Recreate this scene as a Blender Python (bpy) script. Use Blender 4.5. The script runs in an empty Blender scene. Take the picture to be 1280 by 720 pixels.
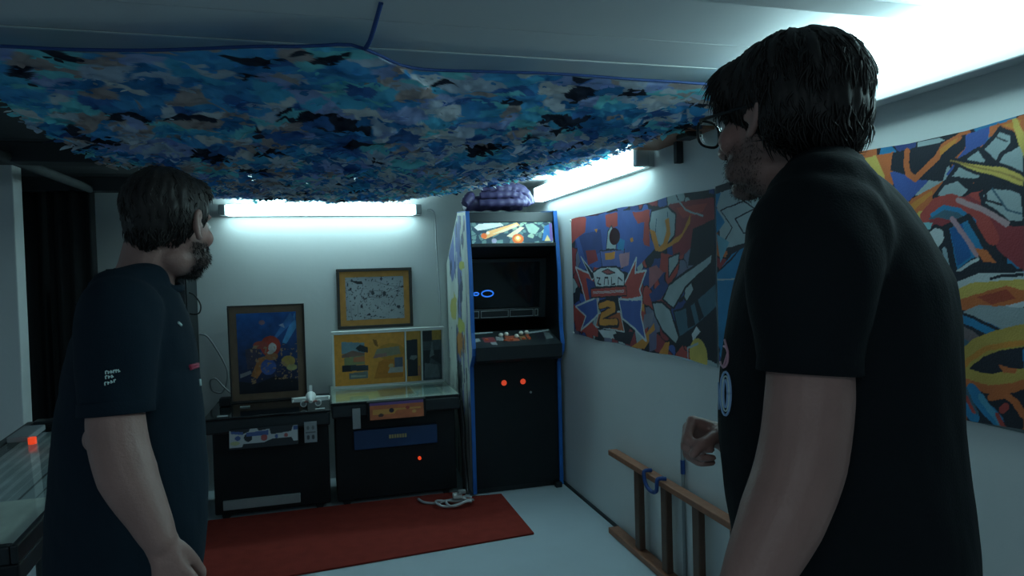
import bpy, bmesh, math, random
import numpy as np
from math import radians, sin, cos, pi
from mathutils import Vector, Matrix
from mathutils.bvhtree import BVHTree

random.seed(7)
rng = np.random.default_rng(11)
SC = bpy.context.scene
COL = SC.collection

# ------------------------------------------------------------------ camera, world, exposure
F_PX, H_CAM = 853.0, 1.50
YAW, PITCH, ROLL = radians(15.65), radians(-1.4), radians(1.6)
FWD = Vector((sin(YAW) * cos(PITCH), cos(YAW) * cos(PITCH), sin(PITCH)))
_r = Vector((cos(YAW), -sin(YAW), 0)); _u = _r.cross(FWD)
RGT = _r * cos(ROLL) - _u * sin(ROLL)
UPV = _u * cos(ROLL) + _r * sin(ROLL)
CAM = Vector((0, 0, H_CAM))
cam_data = bpy.data.cameras.new('camera'); cam = bpy.data.objects.new('camera', cam_data); COL.objects.link(cam)
cam_data.sensor_width = 36; cam_data.lens = F_PX / 1280 * 36; cam_data.clip_start = 0.05
cam.matrix_world = Matrix(((RGT.x, UPV.x, -FWD.x, 0), (RGT.y, UPV.y, -FWD.y, 0), (RGT.z, UPV.z, -FWD.z, H_CAM), (0, 0, 0, 1)))
SC.camera = cam

wd = bpy.data.worlds.new('dim_room'); SC.world = wd; wd.use_nodes = True
wd.node_tree.nodes['Background'].inputs[0].default_value = (0.42, 0.66, 0.8, 1)
wd.node_tree.nodes['Background'].inputs[1].default_value = 0.17
vs = SC.view_settings
vs.view_transform = 'Standard'; vs.look = 'None'; vs.gamma = 1.0; vs.use_curve_mapping = False
vs.exposure = 0.08
TUBE = (0.60, 0.96, 1.0); TUBE_POWER = 12.0

# unseen fill light added behind the viewer to lift the near side
ld = bpy.data.lights.new('rear_fill_light', 'AREA'); ld.shape = 'RECTANGLE'; ld.size = 1.4; ld.size_y = 0.15
ld.energy = 8; ld.color = (0.75, 0.93, 1.0)
lo = bpy.data.objects.new('rear_fill_light', ld); COL.objects.link(lo); lo.location = (-0.6, -0.8, 2.1)

# ------------------------------------------------------------------ helpers: rays
FH = Vector((sin(YAW), cos(YAW), 0)); RH = Vector((cos(YAW), -sin(YAW), 0))
def ray(px, py): return FWD + RGT * ((px - 640) / F_PX) - UPV * ((py - 360) / F_PX)
def at(px, py, w): return CAM + ray(px, py) * w
def on_x(px, py, x): d = ray(px, py); return CAM + d * (x / d.x)
def on_y(px, py, y): d = ray(px, py); return CAM + d * (y / d.y)
def on_z(px, py, z): d = ray(px, py); return CAM + d * ((z - H_CAM) / d.z)

# ------------------------------------------------------------------ helpers: materials
def mat(name, col, rough=0.6, metal=0.0, var=0.12, scale=12.0, bump=0.0, bscale=60.0, spec=0.5, emit=None, power=0.0, attr=None, coat=0.0):
    m = bpy.data.materials.new(name); m.use_nodes = True
    nt = m.node_tree; N = nt.nodes; L = nt.links; b = N['Principled BSDF']
    b.inputs['Roughness'].default_value = rough; b.inputs['Metallic'].default_value = metal
    b.inputs['Specular IOR Level'].default_value = spec; b.inputs['Coat Weight'].default_value = coat
    tc = N.new('ShaderNodeTexCoord'); no = N.new('ShaderNodeTexNoise'); no.inputs['Scale'].default_value = scale
    no.inputs['Detail'].default_value = 4; L.new(tc.outputs['Object'], no.inputs['Vector'])
    mr = N.new('ShaderNodeMapRange'); mr.inputs['To Min'].default_value = 1 - var; mr.inputs['To Max'].default_value = 1 + var
    L.new(no.outputs['Fac'], mr.inputs['Value'])
    mx = N.new('ShaderNodeVectorMath'); mx.operation = 'SCALE'; L.new(mr.outputs[0], mx.inputs['Scale'])
    if attr:
        a = N.new('ShaderNodeAttribute'); a.attribute_name = attr; L.new(a.outputs['Color'], mx.inputs[0])
    else:
        mx.inputs[0].default_value = col[:3]
    L.new(mx.outputs[0], b.inputs['Base Color'])
    if bump:
        n2 = N.new('ShaderNodeTexNoise'); n2.inputs['Scale'].default_value = bscale; n2.inputs['Detail'].default_value = 5
        L.new(tc.outputs['Object'], n2.inputs['Vector']); bp = N.new('ShaderNodeBump'); bp.inputs['Strength'].default_value = bump
        bp.inputs['Distance'].default_value = 0.01
        L.new(n2.outputs['Fac'], bp.inputs['Height']); L.new(bp.outputs[0], b.inputs['Normal'])
    if emit:
        b.inputs['Emission Color'].default_value = (*emit, 1); b.inputs['Emission Strength'].default_value = power
    return m

M = dict(
    wall=mat('painted_wall', (0.62, 0.66, 0.66), 0.8, var=0.05, scale=2.5, bump=0.12, bscale=18),
    floor=mat('painted_concrete', (0.42, 0.50, 0.55), 0.45, var=0.10, scale=3, bump=0.1, bscale=40),
    ceil=mat('painted_board', (0.55, 0.58, 0.60), 0.6, var=0.06, scale=3, bump=0.1, bscale=12),
    dark_ceil=mat('darkened_board', (0.05, 0.06, 0.065), 0.8),
    beam=mat('dark_beam', (0.02, 0.025, 0.03), 0.7),
    black=mat('black_laminate', (0.006, 0.010, 0.013), 0.5, var=0.2, spec=0.3),
    satin=mat('black_satin_metal', (0.02, 0.026, 0.03), 0.35, metal=0.3),
    glass_black=mat('dark_screen_glass', (0.004, 0.007, 0.009), 0.08, spec=0.6),
    tmould=mat('blue_edge_moulding', (0.015, 0.12, 0.42), 0.4),
    cream=mat('off_white_side_art_edge', (0.55, 0.6, 0.56), 0.5),
    white=mat('white_plastic', (0.72, 0.76, 0.74), 0.4),
    greyp=mat('grey_plastic', (0.25, 0.28, 0.29), 0.5),
    paint=mat('printed_surface', (1, 1, 1), 0.5, var=0.06, scale=30, attr='Col'),
    cloth_print=mat('printed_cloth', (1, 1, 1), 0.75, var=0.06, scale=18, bump=0.15, bscale=200, attr='Col'),
    oak=mat('light_oak_frame', (0.22, 0.13, 0.07), 0.5, var=0.3, scale=40),
    darkwood=mat('dark_wood_frame', (0.04, 0.035, 0.032), 0.4, var=0.2),
    ladder=mat('varnished_ladder_wood', (0.30, 0.125, 0.07), 0.5, var=0.3, scale=30, bump=0.1),
    rung=mat('dark_ladder_wood', (0.10, 0.048, 0.03), 0.5, var=0.3, scale=30),
    rug=mat('red_carpet', (0.25, 0.036, 0.027), 0.95, var=0.22, scale=14, bump=0.6, bscale=260, spec=0.1),
    purple=mat('purple_quilted_nylon', (0.055, 0.045, 0.13), 0.5, var=0.2, bump=0.15),
    diffuser=mat('light_diffuser', (0.8, 0.8, 0.8), 0.4, emit=TUBE, power=TUBE_POWER),
    metal=mat('fixture_metal', (0.38, 0.42, 0.43), 0.4, metal=0.4),
    cable=mat('black_cable', (0.015, 0.018, 0.02), 0.5),
    gcable=mat('pale_cable', (0.45, 0.48, 0.5), 0.5),
    bluecord=mat('blue_cord', (0.012, 0.055, 0.22), 0.6, bump=0.3, bscale=300),
    red=mat('red_button', (0.6, 0.02, 0.01), 0.3, emit=(1, 0.08, 0.02), power=0.6),
    redlit=mat('lit_red_coin_button', (0.6, 0.03, 0.01), 0.3, emit=(1, 0.10, 0.04), power=0.45),
    ball=mat('cream_button', (0.75, 0.75, 0.66), 0.25),
    orange=mat('orange_button', (0.7, 0.12, 0.05), 0.3),
    skin=mat('skin', (1, 1, 1), 0.5, var=0.08, scale=25, bump=0.12, bscale=180, attr='Col'),
    shirt_r=mat('black_cotton', (0.0075, 0.0105, 0.013), 0.9, bump=0.15, bscale=300, spec=0.15),
    shirt_l=mat('navy_black_cotton', (0.009, 0.019, 0.030), 0.9, bump=0.15, bscale=300, spec=0.15),
    trousers=mat('dark_denim', (0.02, 0.025, 0.035), 0.9, bump=0.2, bscale=200),
    shoe=mat('dark_shoe_leather', (0.03, 0.03, 0.032), 0.5),
    hair=mat('dark_brown_hair', (0.013, 0.010, 0.009), 0.55, var=0.4, scale=60, spec=0.4),
    eye=mat('eye_white', (0.7, 0.68, 0.65), 0.2),
    curtain=mat('black_curtain', (0.010, 0.012, 0.014), 0.95, var=0.2),
    print_w=mat('white_shirt_print', (0.62, 0.8, 0.78), 0.7),
    print_b=mat('blue_shirt_print', (0.30, 0.48, 0.75), 0.7),
    print_p=mat('pink_shirt_print', (0.62, 0.34, 0.42), 0.7),
    print_r=mat('red_shirt_print', (0.35, 0.03, 0.07), 0.7),
    gold=mat('gold_lettering', (0.5, 0.42, 0.2), 0.5),
    net=mat('netting_fabric', (1, 1, 1), 0.55, var=0.10, scale=25, attr='Col', bump=0.2, bscale=120),
)
g = bpy.data.materials.new('clear_glass'); g.use_nodes = True; gn = g.node_tree
g1 = gn.nodes.new('ShaderNodeBsdfTransparent'); g2 = gn.nodes.new('ShaderNodeBsdfGlossy'); g3 = gn.nodes.new('ShaderNodeMixShader'); g4 = gn.nodes.new('ShaderNodeLayerWeight'); g5 = gn.nodes.new('ShaderNodeMapRange'); g6 = gn.nodes.new('ShaderNodeMath'); g6.operation = 'POWER'; g6.inputs[1].default_value = 4.0; gn.links.new(g4.outputs['Facing'], g6.inputs[0]); gn.links.new(g6.outputs[0], g5.inputs['Value']); g5.inputs['To Min'].default_value = 0.03; g5.inputs['To Max'].default_value = 0.55
g1.inputs[0].default_value = (0.93, 0.96, 0.96, 1); g2.inputs['Roughness'].default_value = 0.03
gn.links.new(g5.outputs[0], g3.inputs[0]); gn.links.new(g1.outputs[0], g3.inputs[1]); gn.links.new(g2.outputs[0], g3.inputs[2]); gn.links.new(g3.outputs[0], gn.nodes['Material Output'].inputs['Surface'])
M['glass'] = g
# a little light passes through the thin netting cloth
nb = M['net'].node_tree; nbp = nb.nodes['Principled BSDF']; tr = nb.nodes.new('ShaderNodeBsdfTranslucent'); mxs = nb.nodes.new('ShaderNodeMixShader')
mxs.inputs[0].default_value = 0.5
nb.links.new(nbp.inputs['Base Color'].links[0].from_socket, tr.inputs['Color']); nb.links.new(nbp.outputs[0], mxs.inputs[1]); nb.links.new(tr.outputs[0], mxs.inputs[2])
nb.links.new(mxs.outputs[0], nb.nodes['Material Output'].inputs['Surface'])

# ------------------------------------------------------------------ helpers: objects
def obj(name, me, m=None, parent=None):
    if isinstance(me, bmesh.types.BMesh):
        bm = me; me = bpy.data.meshes.new(name); bm.normal_update(); bm.to_mesh(me); bm.free()
    o = bpy.data.objects.new(name, me); COL.objects.link(o)
    if m is not None:
        me.materials.clear(); me.materials.append(m)
    if parent is not None:
        o.parent = parent; o.matrix_parent_inverse = Matrix.Translation(-parent.location) if parent.type == 'EMPTY' else Matrix()
    return o
def thing(name, label, cat, loc, group=None):
    o = bpy.data.objects.new(name, None); COL.objects.link(o); o.location = loc; o.empty_display_size = 0.1
    return tag(o, label, cat, group)
def tag(o, label, cat, group=None):
    o['label'] = label; o['category'] = cat
    if group: o['group'] = group
    return o
def struct(o): o['kind'] = 'structure'; return o
def smooth(o, on=True):
    o.data.polygons.foreach_set('use_smooth', [on] * len(o.data.polygons)); return o

def box(bm, lo, hi, bevel=0.0, M4=None):
    lo, hi = Vector(lo), Vector(hi); c = (lo + hi) / 2; s = hi - lo
    r = bmesh.ops.create_cube(bm, size=1, matrix=Matrix.Translation(c) @ Matrix.Diagonal((*s, 1)))
    vs_ = r['verts']
    if bevel:
        es = list({e for v in vs_ for e in v.link_edges})
        rb = bmesh.ops.bevel(bm, geom=es, offset=bevel, segments=2, affect='EDGES', profile=0.5)
        vs_ = list({v for f in rb['faces'] for v in f.verts} | {v for v in vs_ if v.is_valid})
    if M4 is not None: bmesh.ops.transform(bm, matrix=M4, verts=[v for v in vs_ if v.is_valid])
    return vs_
def mkbox(name, lo, hi, m, parent=None, bevel=0.0, M4=None):
    bm = bmesh.new(); box(bm, lo, hi, bevel, M4); return obj(name, bm, m, parent)
def tube_pts(bm, pts, r, seg=10, closed=False, caps=True):
    pts = [Vector(p) for p in pts]; n = len(pts)
    rs = r if hasattr(r, '__len__') else [r] * n
    rings = []; nrm = None
    for i, p in enumerate(pts):
        a = pts[(i - 1) % n] if (i > 0 or closed) else p; b = pts[(i + 1) % n] if (i < n - 1 or closed) else p
        t = (b - a).normalized()
        if nrm is None: nrm = t.orthogonal().normalized()
        else:
            nrm = nrm - t * nrm.dot(t); nrm = nrm.normalized() if nrm.length > 1e-6 else t.orthogonal().normalized()
        bi = t.cross(nrm)
        rings.append([bm.verts.new(p + (nrm * cos(2 * pi * k / seg) + bi * sin(2 * pi * k / seg)) * rs[i]) for k in range(seg)])
    for i in range(n if closed else n - 1):
        A, B = rings[i], rings[(i + 1) % n]
        for k in range(seg):
            f = bm.faces.new((A[k], A[(k + 1) % seg], B[(k + 1) % seg], B[k])); f.smooth = True
    if caps and not closed:
        bm.faces.new(rings[0][::-1]); bm.faces.new(rings[-1])
def spline(pts, n=8):
    P = [Vector(p) for p in pts]; P = [P[0]] + P + [P[-1]]; out = []
    for i in range(1, len(P) - 2):
        for k in range(n):
            t = k / n; a, b, c, d = P[i - 1], P[i], P[i + 1], P[i + 2]
            out.append(0.5 * ((2 * b) + (c - a) * t + (2 * a - 5 * b + 4 * c - d) * t * t + (3 * b - a - 3 * c + d) * t ** 3))
    out.append(P[-2]); return out
def mktube(name, pts, r, m, parent=None, n=8, seg=8):
    bm = bmesh.new(); tube_pts(bm, spline(pts, n) if n > 1 else pts, r, seg); return obj(name, bm, m, parent)
def cyl(bm, a, b, r, r2=None, seg=24):
    a, b = Vector(a), Vector(b); d = b - a
    M4 = Matrix.Translation((a + b) / 2) @ d.to_track_quat('Z', 'Y').to_matrix().to_4x4()
    bmesh.ops.create_cone(bm, cap_ends=True, segments=seg, radius1=r, radius2=r if r2 is None else r2, depth=d.length, matrix=M4)
def mkcyl(name, a, b, r, m, parent=None, r2=None, seg=24):
    bm = bmesh.new(); cyl(bm, a, b, r, r2, seg); return smooth_angle(obj(name, bm, m, parent))
def smooth_angle(o, ang=0.7):
    bm = bmesh.new(); bm.from_mesh(o.data)
    for f in bm.faces: f.smooth = True
    for e in bm.edges:
        if len(e.link_faces) == 2 and e.calc_face_angle(0) > ang: e.smooth = False
    bm.to_mesh(o.data); bm.free(); return o
def sph(bm, c, r, M3=None, seg=20):
    r = (r, r, r) if not hasattr(r, '__len__') else r
    M4 = Matrix.Translation(c) @ (M3.to_4x4() if M3 is not None else Matrix()) @ Matrix.Diagonal((*r, 1))
    bmesh.ops.create_uvsphere(bm, u_segments=seg, v_segments=max(8, seg * 2 // 3), radius=1, matrix=M4)
def mksph(name, c, r, m, parent=None, M3=None, seg=20):
    bm = bmesh.new(); sph(bm, c, r, M3, seg); return smooth(obj(name, bm, m, parent))
def prism(bm, outline, axis, a, b):
    """extrude a closed outline given in the two other axes"""
    def P(u, v, w): return {'x': (w, u, v), 'y': (u, w, v), 'z': (u, v, w)}[axis]
    A = [bm.verts.new(P(u, v, a)) for u, v in outline]; B = [bm.verts.new(P(u, v, b)) for u, v in outline]
    n = len(outline)
    for i in range(n): bm.faces.new((A[i], A[(i + 1) % n], B[(i + 1) % n], B[i]))
    bm.faces.new(A[::-1]); bm.faces.new(B); bmesh.ops.recalc_face_normals(bm, faces=bm.faces)

# ------------------------------------------------------------------ helpers: noise and painting
def _hash(ix, iy, s):
    h = (ix.astype(np.int64) * 374761393 + iy.astype(np.int64) * 668265263 + s * 1442695041) & 0xffffffff
    h = ((h ^ (h >> 13)) * 1274126177) & 0xffffffff
    return ((h ^ (h >> 16)) & 0xffffff) / float(0xffffff)
def vn(x, y, s=0):
    ix, iy = np.floor(x), np.floor(y); fx, fy = x - ix, y - iy; fx = fx * fx * (3 - 2 * fx); fy = fy * fy * (3 - 2 * fy)
    a, b, c, d = _hash(ix, iy, s), _hash(ix + 1, iy, s), _hash(ix, iy + 1, s), _hash(ix + 1, iy + 1, s)
    return (a * (1 - fx) + b * fx) * (1 - fy) + (c * (1 - fx) + d * fx) * fy
def fbm(x, y, s=0, o=4):
    t = 0; a = 0.5
    for i in range(o): t = t + a * vn(x * 2 ** i, y * 2 ** i, s + i * 17); a *= 0.5
    return t / (1 - 0.5 ** o)
def voro(x, y, s=0):
    ix, iy = np.floor(x), np.floor(y); best = np.full(x.shape, 9.0); bid = np.zeros(x.shape); sec = np.full(x.shape, 9.0)
    for dx in (-1, 0, 1):
        for dy in (-1, 0, 1):
            cx, cy = ix + dx, iy + dy; px = cx + _hash(cx, cy, s); py = cy + _hash(cx, cy, s + 5); d = (px - x) ** 2 + (py - y) ** 2
            h = _hash(cx, cy, s + 9); m = d < best
            sec = np.where(m, best, np.minimum(sec, d)); bid = np.where(m, h, bid); best = np.where(m, d, best)
    return bid, np.sqrt(sec) - np.sqrt(best)
def inpoly(x, y, pts):
    r = np.zeros(x.shape, bool); n = len(pts); j = n - 1
    for i in range(n):
        xi, yi = pts[i]; xj, yj = pts[j]
        if yi != yj: r ^= ((yi > y) != (yj > y)) & (x < (xj - xi) * (y - yi) / (yj - yi) + xi)
        j = i
    return r
def segdist(x, y, pts):
    d = np.full(x.shape, 1e9)
    for (ax, ay), (bx, by) in zip(pts[:-1], pts[1:]):
        vx, vy = bx - ax, by - ay; l2 = vx * vx + vy * vy + 1e-12
        t = np.clip(((x - ax) * vx + (y - ay) * vy) / l2, 0, 1); d = np.minimum(d, np.hypot(x - ax - t * vx, y - ay - t * vy))
    return d
def paint(x, y, base, layers):
    """layers in the same plane units: ('p',pts,col[,outline col,width]) ('l',pts,width,col) ('e',cx,cy,rx,ry,col) ('f', fn)"""
    c = np.empty(x.shape + (3,)); c[:] = base
    for L in layers:
        k = L[0]
        if k == 'p':
            pts = L[1]
            if len(L) > 3: c[(segdist(x, y, pts + [pts[0]]) < L[4])] = L[3]
            m = inpoly(x, y, pts)
            if len(L) > 3: m &= segdist(x, y, pts + [pts[0]]) > L[4] * 0.5
            c[m] = L[2]
        elif k == 'l': c[segdist(x, y, L[1]) < L[2] / 2] = L[3]
        elif k == 'e': c[((x - L[1]) / L[3]) ** 2 + ((y - L[2]) / L[4]) ** 2 < 1] = L[5]
        elif k == 'f': c = L[1](x, y, c)
    return c
def grid_obj(name, nu, nv, posfn, colfn, m, parent=None, thick=None):
    """(nu x nv) vertex sheet; posfn/colfn take arrays u,v in 0..1; thick = offset vector of a plain back side"""
    U, V = np.meshgrid(np.linspace(0, 1, nu), np.linspace(0, 1, nv)); P = posfn(U, V).reshape(-1, 3); Cc = colfn(U, V).reshape(-1, 3)
    idx = np.arange(nu * nv).reshape(nv, nu)
    q = np.stack([idx[:-1, :-1], idx[:-1, 1:], idx[1:, 1:], idx[1:, :-1]], -1).reshape(-1, 4)
    if thick is not None:
        b = [idx[0, 0], idx[0, -1], idx[-1, -1], idx[-1, 0]]; n0 = len(P)
        P = np.vstack([P, P[b] + np.array(thick)]); Cc = np.vstack([Cc, Cc[b] * 0.7])
        extra = np.array([[n0 + 3, n0 + 2, n0 + 1, n0], [b[0], n0, n0 + 1, b[1]], [b[1], n0 + 1, n0 + 2, b[2]], [b[2], n0 + 2, n0 + 3, b[3]], [b[3], n0 + 3, n0, b[0]]])
        q = np.vstack([q, extra])
    return raw_obj(name, P, q, Cc, m, parent)
def raw_obj(name, P, q, Cc, m, parent=None, sm=True):
    me = bpy.data.meshes.new(name); k = q.shape[1]
    me.vertices.add(len(P)); me.vertices.foreach_set('co', np.ascontiguousarray(P, np.float32).ravel())
    me.loops.add(q.size); me.loops.foreach_set('vertex_index', q.ravel().astype(np.int32))
    me.polygons.add(len(q)); me.polygons.foreach_set('loop_start', np.arange(0, q.size, k, dtype=np.int32)); me.polygons.foreach_set('loop_total', np.full(len(q), k, np.int32))
    me.polygons.foreach_set('use_smooth', np.full(len(q), sm)); me.update(calc_edges=True); me.validate()
    if Cc is not None:
        a = me.color_attributes.new('Col', 'FLOAT_COLOR', 'POINT'); cc = np.ones((len(P), 4), np.float32); cc[:, :3] = Cc; a.data.foreach_set('color', cc.ravel())
    return obj(name, me, m, parent)
def lin(r, g_, b):
    f = lambda v: (v / 255) ** 2.2
    return (f(r), f(g_), f(b))


# ================================================================== STRUCTURE
XW, YB, ZC = 1.605, 5.22, 2.157
struct(mkbox('floor', (-3.2, -1.6, -0.08), (XW + 0.1, YB + 0.1, 0), M['floor']))
struct(mkbox('wall_back', (-3.2, YB, 0), (XW + 0.1, YB + 0.1, ZC + 0.1), M['wall']))
struct(mkbox('wall_right', (XW, -1.6, 0), (XW + 0.1, YB, ZC + 0.1), M['wall']))
struct(mkbox('wall_left', (-3.2, 4.30, 0), (-1.587, 4.42, ZC), M['wall'], bevel=0.006))
struct(mkbox('baseboard_right', (XW - 0.012, -1.6, 0), (XW, YB, 0.018), M['beam']))
ceil = struct(mkbox('ceiling', (-3.2, -1.6, ZC + 0.012), (XW + 0.1, YB + 0.1, ZC + 0.1), M['beam']))
joints = [-1.6, -0.84, -0.62, 0.04, 0.26, 0.92, 1.14, 1.80, 2.02, 2.68, 2.90, 3.56, 3.78, 4.44, 4.66, YB]
for a, b in zip(joints[:-1], joints[1:]):
    a, b = a + 0.003, b - 0.003; dz = random.uniform(-0.001, 0.001)
    if a > 2.2:
        mkbox('ceiling_board', (-3.2, a, ZC + dz), (-0.503, b, ZC + 0.014), M['dark_ceil'], ceil, bevel=0.002)  # shade of the back left ceiling put into the board colour
        mkbox('ceiling_board', (-0.5, a, ZC + dz), (XW, b, ZC + 0.014), M['ceil'], ceil, bevel=0.002)
    else:
        mkbox('ceiling_board', (-3.2, a, ZC + dz), (XW, b, ZC + 0.014), M['ceil'], ceil, bevel=0.002)
struct(mkbox('trim_6', (-3.2, 2.014, ZC - 0.003), (XW, 2.026, ZC - 0.0012), M['white']))
struct(mkbox('trim_1', (-3.2, 3.62, 2.065), (-0.75, 3.74, ZC), M['beam'], bevel=0.004))
struct(mkbox('trim_2', (-3.2, 4.78, 2.07), (-0.95, 4.88, ZC), M['beam'], bevel=0.004))
struct(mkcyl('trim_3', (-1.36, 2.6, 2.085), (-1.36, 4.8, 2.085), 0.025, M['dark_ceil']))
struct(mkcyl('trim_4', (-1.72, 2.6, 2.05), (-1.72, 4.4, 2.05), 0.03, M['dark_ceil']))
struct(mkbox('trim_5', (-3.2, 1.31, 2.105), (XW, 1.40, ZC + 0.001), M['ceil'], bevel=0.004))

# black curtains hanging at the far left
def curtain(name, x0, x1, y, z1, label, grp):
    n = 160
    def pos(U, V):
        x = x0 + (x1 - x0) * U; w = 0.022 * np.sin(U * (x1 - x0) * 75) * (0.5 + 0.5 * V) + 0.012 * np.sin(U * (x1 - x0) * 31 + 1)
        return np.stack([x, y + w, z1 * V + 0.004], -1)
    o = grid_obj(name, n, 24, pos, lambda U, V: np.zeros(U.shape + (3,)), M['curtain'])
    md = o.modifiers.new('thick', 'SOLIDIFY'); md.thickness = 0.004
    tag(o, label, 'curtain', grp); return o
curtain('curtain', -2.3, -1.62, 4.86, 2.07, 'long black curtain beside the pale wall end at far left', None)
curtain('curtain', -1.60, -1.34, 4.80, 2.07, 'narrow black curtain right of the wider one, left of the tall black cabinet', None)

# ================================================================== LIGHT FITTINGS
def batten(lo, hi, wall_axis, label):
    """diffuser box with metal end caps and back plate, lo/hi world corners of the diffuser"""
    lo, hi = Vector(lo), Vector(hi); c = (lo + hi) / 2
    t = thing('fluorescent_light', label, 'light fitting', (c.x, c.y, lo.z), None)
    ax = 0 if wall_axis == 'y' else 1
    d0, d1 = lo.copy(), hi.copy()
    mkbox('diffuser', d0, d1, M['diffuser'], t, bevel=0.012)
    for s in (0, 1):
        e0, e1 = lo.copy(), hi.copy()
        if s == 0: e1[ax] = lo[ax] - 0.0005; e0[ax] = lo[ax] - 0.045
        else: e0[ax] = hi[ax] + 0.0005; e1[ax] = hi[ax] + 0.045
        mkbox('end_cap', e0, e1, M['metal'], t, bevel=0.008)
    p0, p1 = lo.copy(), hi.copy(); p0[ax] -= 0.03; p1[ax] += 0.03
    if wall_axis == 'y': p0.y = hi.y + 0.0005; p1.y = YB - 0.0003
    else: p0.x = hi.x + 0.0005; p1.x = XW - 0.0003
    mkbox('back_plate', p0, p1, M['metal'], t, bevel=0.003)
    return t
batten((-0.62, 5.10, 1.945), (0.70, 5.185, 2.02), 'y', 'white fluorescent light on the back wall above the framed pictures')
batten((1.50, 3.09, 1.995), (1.57, 4.70, 2.095), 'x', 'white fluorescent light on the right wall beside the purple quilt')
batten((1.47, 0.55, 2.022), (1.575, 1.95, 2.135), 'x', 'bright fluorescent light nearest the viewer, high on the right wall')
struct(mkbox('trim_shade_band', (1.545, -1.0, 1.955), (XW, 2.02, 2.0215), M['ceil'], bevel=0.004))  # ledge added to form the shadow band below the near light

# ================================================================== TALL BLACK CABINET AT BACK LEFT
t = thing('tall_cabinet', 'tall black cabinet against the back wall behind the left man', 'cabinet', (-1.12, 5.0, 0))
mkbox('body', (-1.30, 4.82, 0.002), (-0.835, 5.20, 1.585), M['black'], t, bevel=0.006)
mkbox('door', (-1.29, 4.805, 0.06), (-1.07, 4.8195, 1.57), M['satin'], t, bevel=0.003)
mkbox('door', (-1.065, 4.805, 0.06), (-0.845, 4.8195, 1.57), M['satin'], t, bevel=0.003)
mktube('cable', [(-0.838, 4.9, 1.42), (-0.80, 4.88, 1.40), (-0.765, 4.87, 1.34), (-0.77, 4.87, 1.29), (-0.80, 4.88, 1.275), (-0.838, 4.9, 1.28)], 0.005, M['cable'], t)
tag(mktube('wall_cable', [(-0.83, 5.205, 1.12), (-0.78, 5.20, 1.10), (-0.72, 5.20, 1.0), (-0.66, 5.195, 0.86), (-0.665, 5.19, 0.76), (-0.70, 5.19, 0.70), (-0.76, 5.19, 0.72), (-0.77, 5.185, 0.79), (-0.73, 5.18, 0.80), (-0.68, 5.17, 0.74), (-0.62, 5.14, 0.69), (-0.55, 5.08, 0.671)], 0.006, M['greyp']),
    'grey cable curling down the back wall left of the blue framed picture', 'cable')

# ================================================================== LOW BLACK GAME CONSOLE TABLE (left)
def cocktail(name, label, x0, x1, y0, y1, top_z, glass_m):
    t = thing(name, label, 'arcade table', ((x0 + x1) / 2, (y0 + y1) / 2, 0))
    mkbox('body', (x0 + 0.02, y0 + 0.145, 0.03), (x1 - 0.01, y1 - 0.02, top_z - 0.10), M['black'], t, bevel=0.008)
    for lx in (x0 + 0.08, x1 - 0.08):
        for ly in (y0 + 0.18, y1 - 0.08): mkcyl('leg', (lx, ly, 0.0), (lx, ly, 0.03), 0.022, M['satin'], t, 0.026)
    mkbox('top_frame', (x0, y0, top_z - 0.10), (x1, y1, top_z - 0.012), M['satin'], t, bevel=0.012)
    mkbox('table_top', (x0 - 0.005, y0 - 0.005, top_z - 0.0115), (x1 + 0.005, y1 + 0.005, top_z), glass_m, t, bevel=0.003)
    return t
c1 = cocktail('arcade_table', 'low black cocktail arcade table under the blue framed picture', -0.70, 0.028, 4.42, 5.05, 0.665, M['glass_black'])
for cx, cz in ((-0.60, 4.47), (-0.03, 4.47), (-0.5, 4.75)):
    mkbox('glass_clip', (cx - 0.03, cz - 0.035, 0.666), (cx + 0.03, cz - 0.005, 0.672), M['metal'], c1, bevel=0.002)
# front control panel with blue, white and red print
def p_ctrl(x, y):
    W, R_, B, D = (0.42, 0.45, 0.47), (0.35, 0.08, 0.08), (0.05, 0.10, 0.28), (0.012, 0.018, 0.025)
    return paint(x, y, D, [('p', [(0, .1), (.18, .1), (.2, .25), (.5, .25), (.62, .4), (.9, .4), (.93, .2), (1, .2), (1, 1), (.93, 1), (.9, .7), (.6, .62), (.58, .92), (.42, .85), (.4, 1), (.3, 1), (.28, .85), (.2, .75), (0, .95)], W),
        ('e', .27, .55, .06, .22, D), ('e', .12, .55, .04, .12, B), ('p', [(.24, .6), (.56, .6), (.56, .85), (.24, .8)], B), ('e', .5, .48, .05, .16, R_), ('e', .82, .52, .03, .1, R_),
        ('e', .08, .3, .07, .1, (0.40, 0.42, 0.22)), ('p', [(.02, .8), (.2, .7), (.2, .85), (.02, .92)], B), ('e', .68, .5, .025, .1, B), ('p', [(.93, .75), (1, .75), (1, .95), (.93, .95)], B)])
y0 = 4.405
grid_obj('control_panel', 110, 40, lambda U, V: np.stack([-0.56 + 0.395 * U, y0 - 0.02 * (1 - V), 0.475 + 0.115 * V], -1), p_ctrl, M['paint'], c1, (0, 0.10, 0))
def p_coin(x, y): return paint(x, y, (0.26, 0.29, 0.31), [('e', .3, .25, .12, .12, (.05, .06, .07)), ('e', .7, .25, .12, .12, (.05, .06, .07)), ('e', .3, .72, .1, .1, (.12, .14, .15)), ('e', .7, .72, .1, .1, (.12, .14, .15)), ('p', [(.1, .46), (.9, .46), (.9, .52), (.1, .52)], (.1, .12, .13))])
grid_obj('coin_plate', 24, 32, lambda U, V: np.stack([-0.128 + 0.075 * U, y0 - 0.01 + 0 * U, 0.475 + 0.125 * V], -1), p_coin, M['paint'], c1, (0, 0.10, 0))
mkbox('kick_strip', (-0.63, 4.545, 0.06), (-0.17, 4.5645, 0.12), M['greyp'], c1, bevel=0.004)

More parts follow.
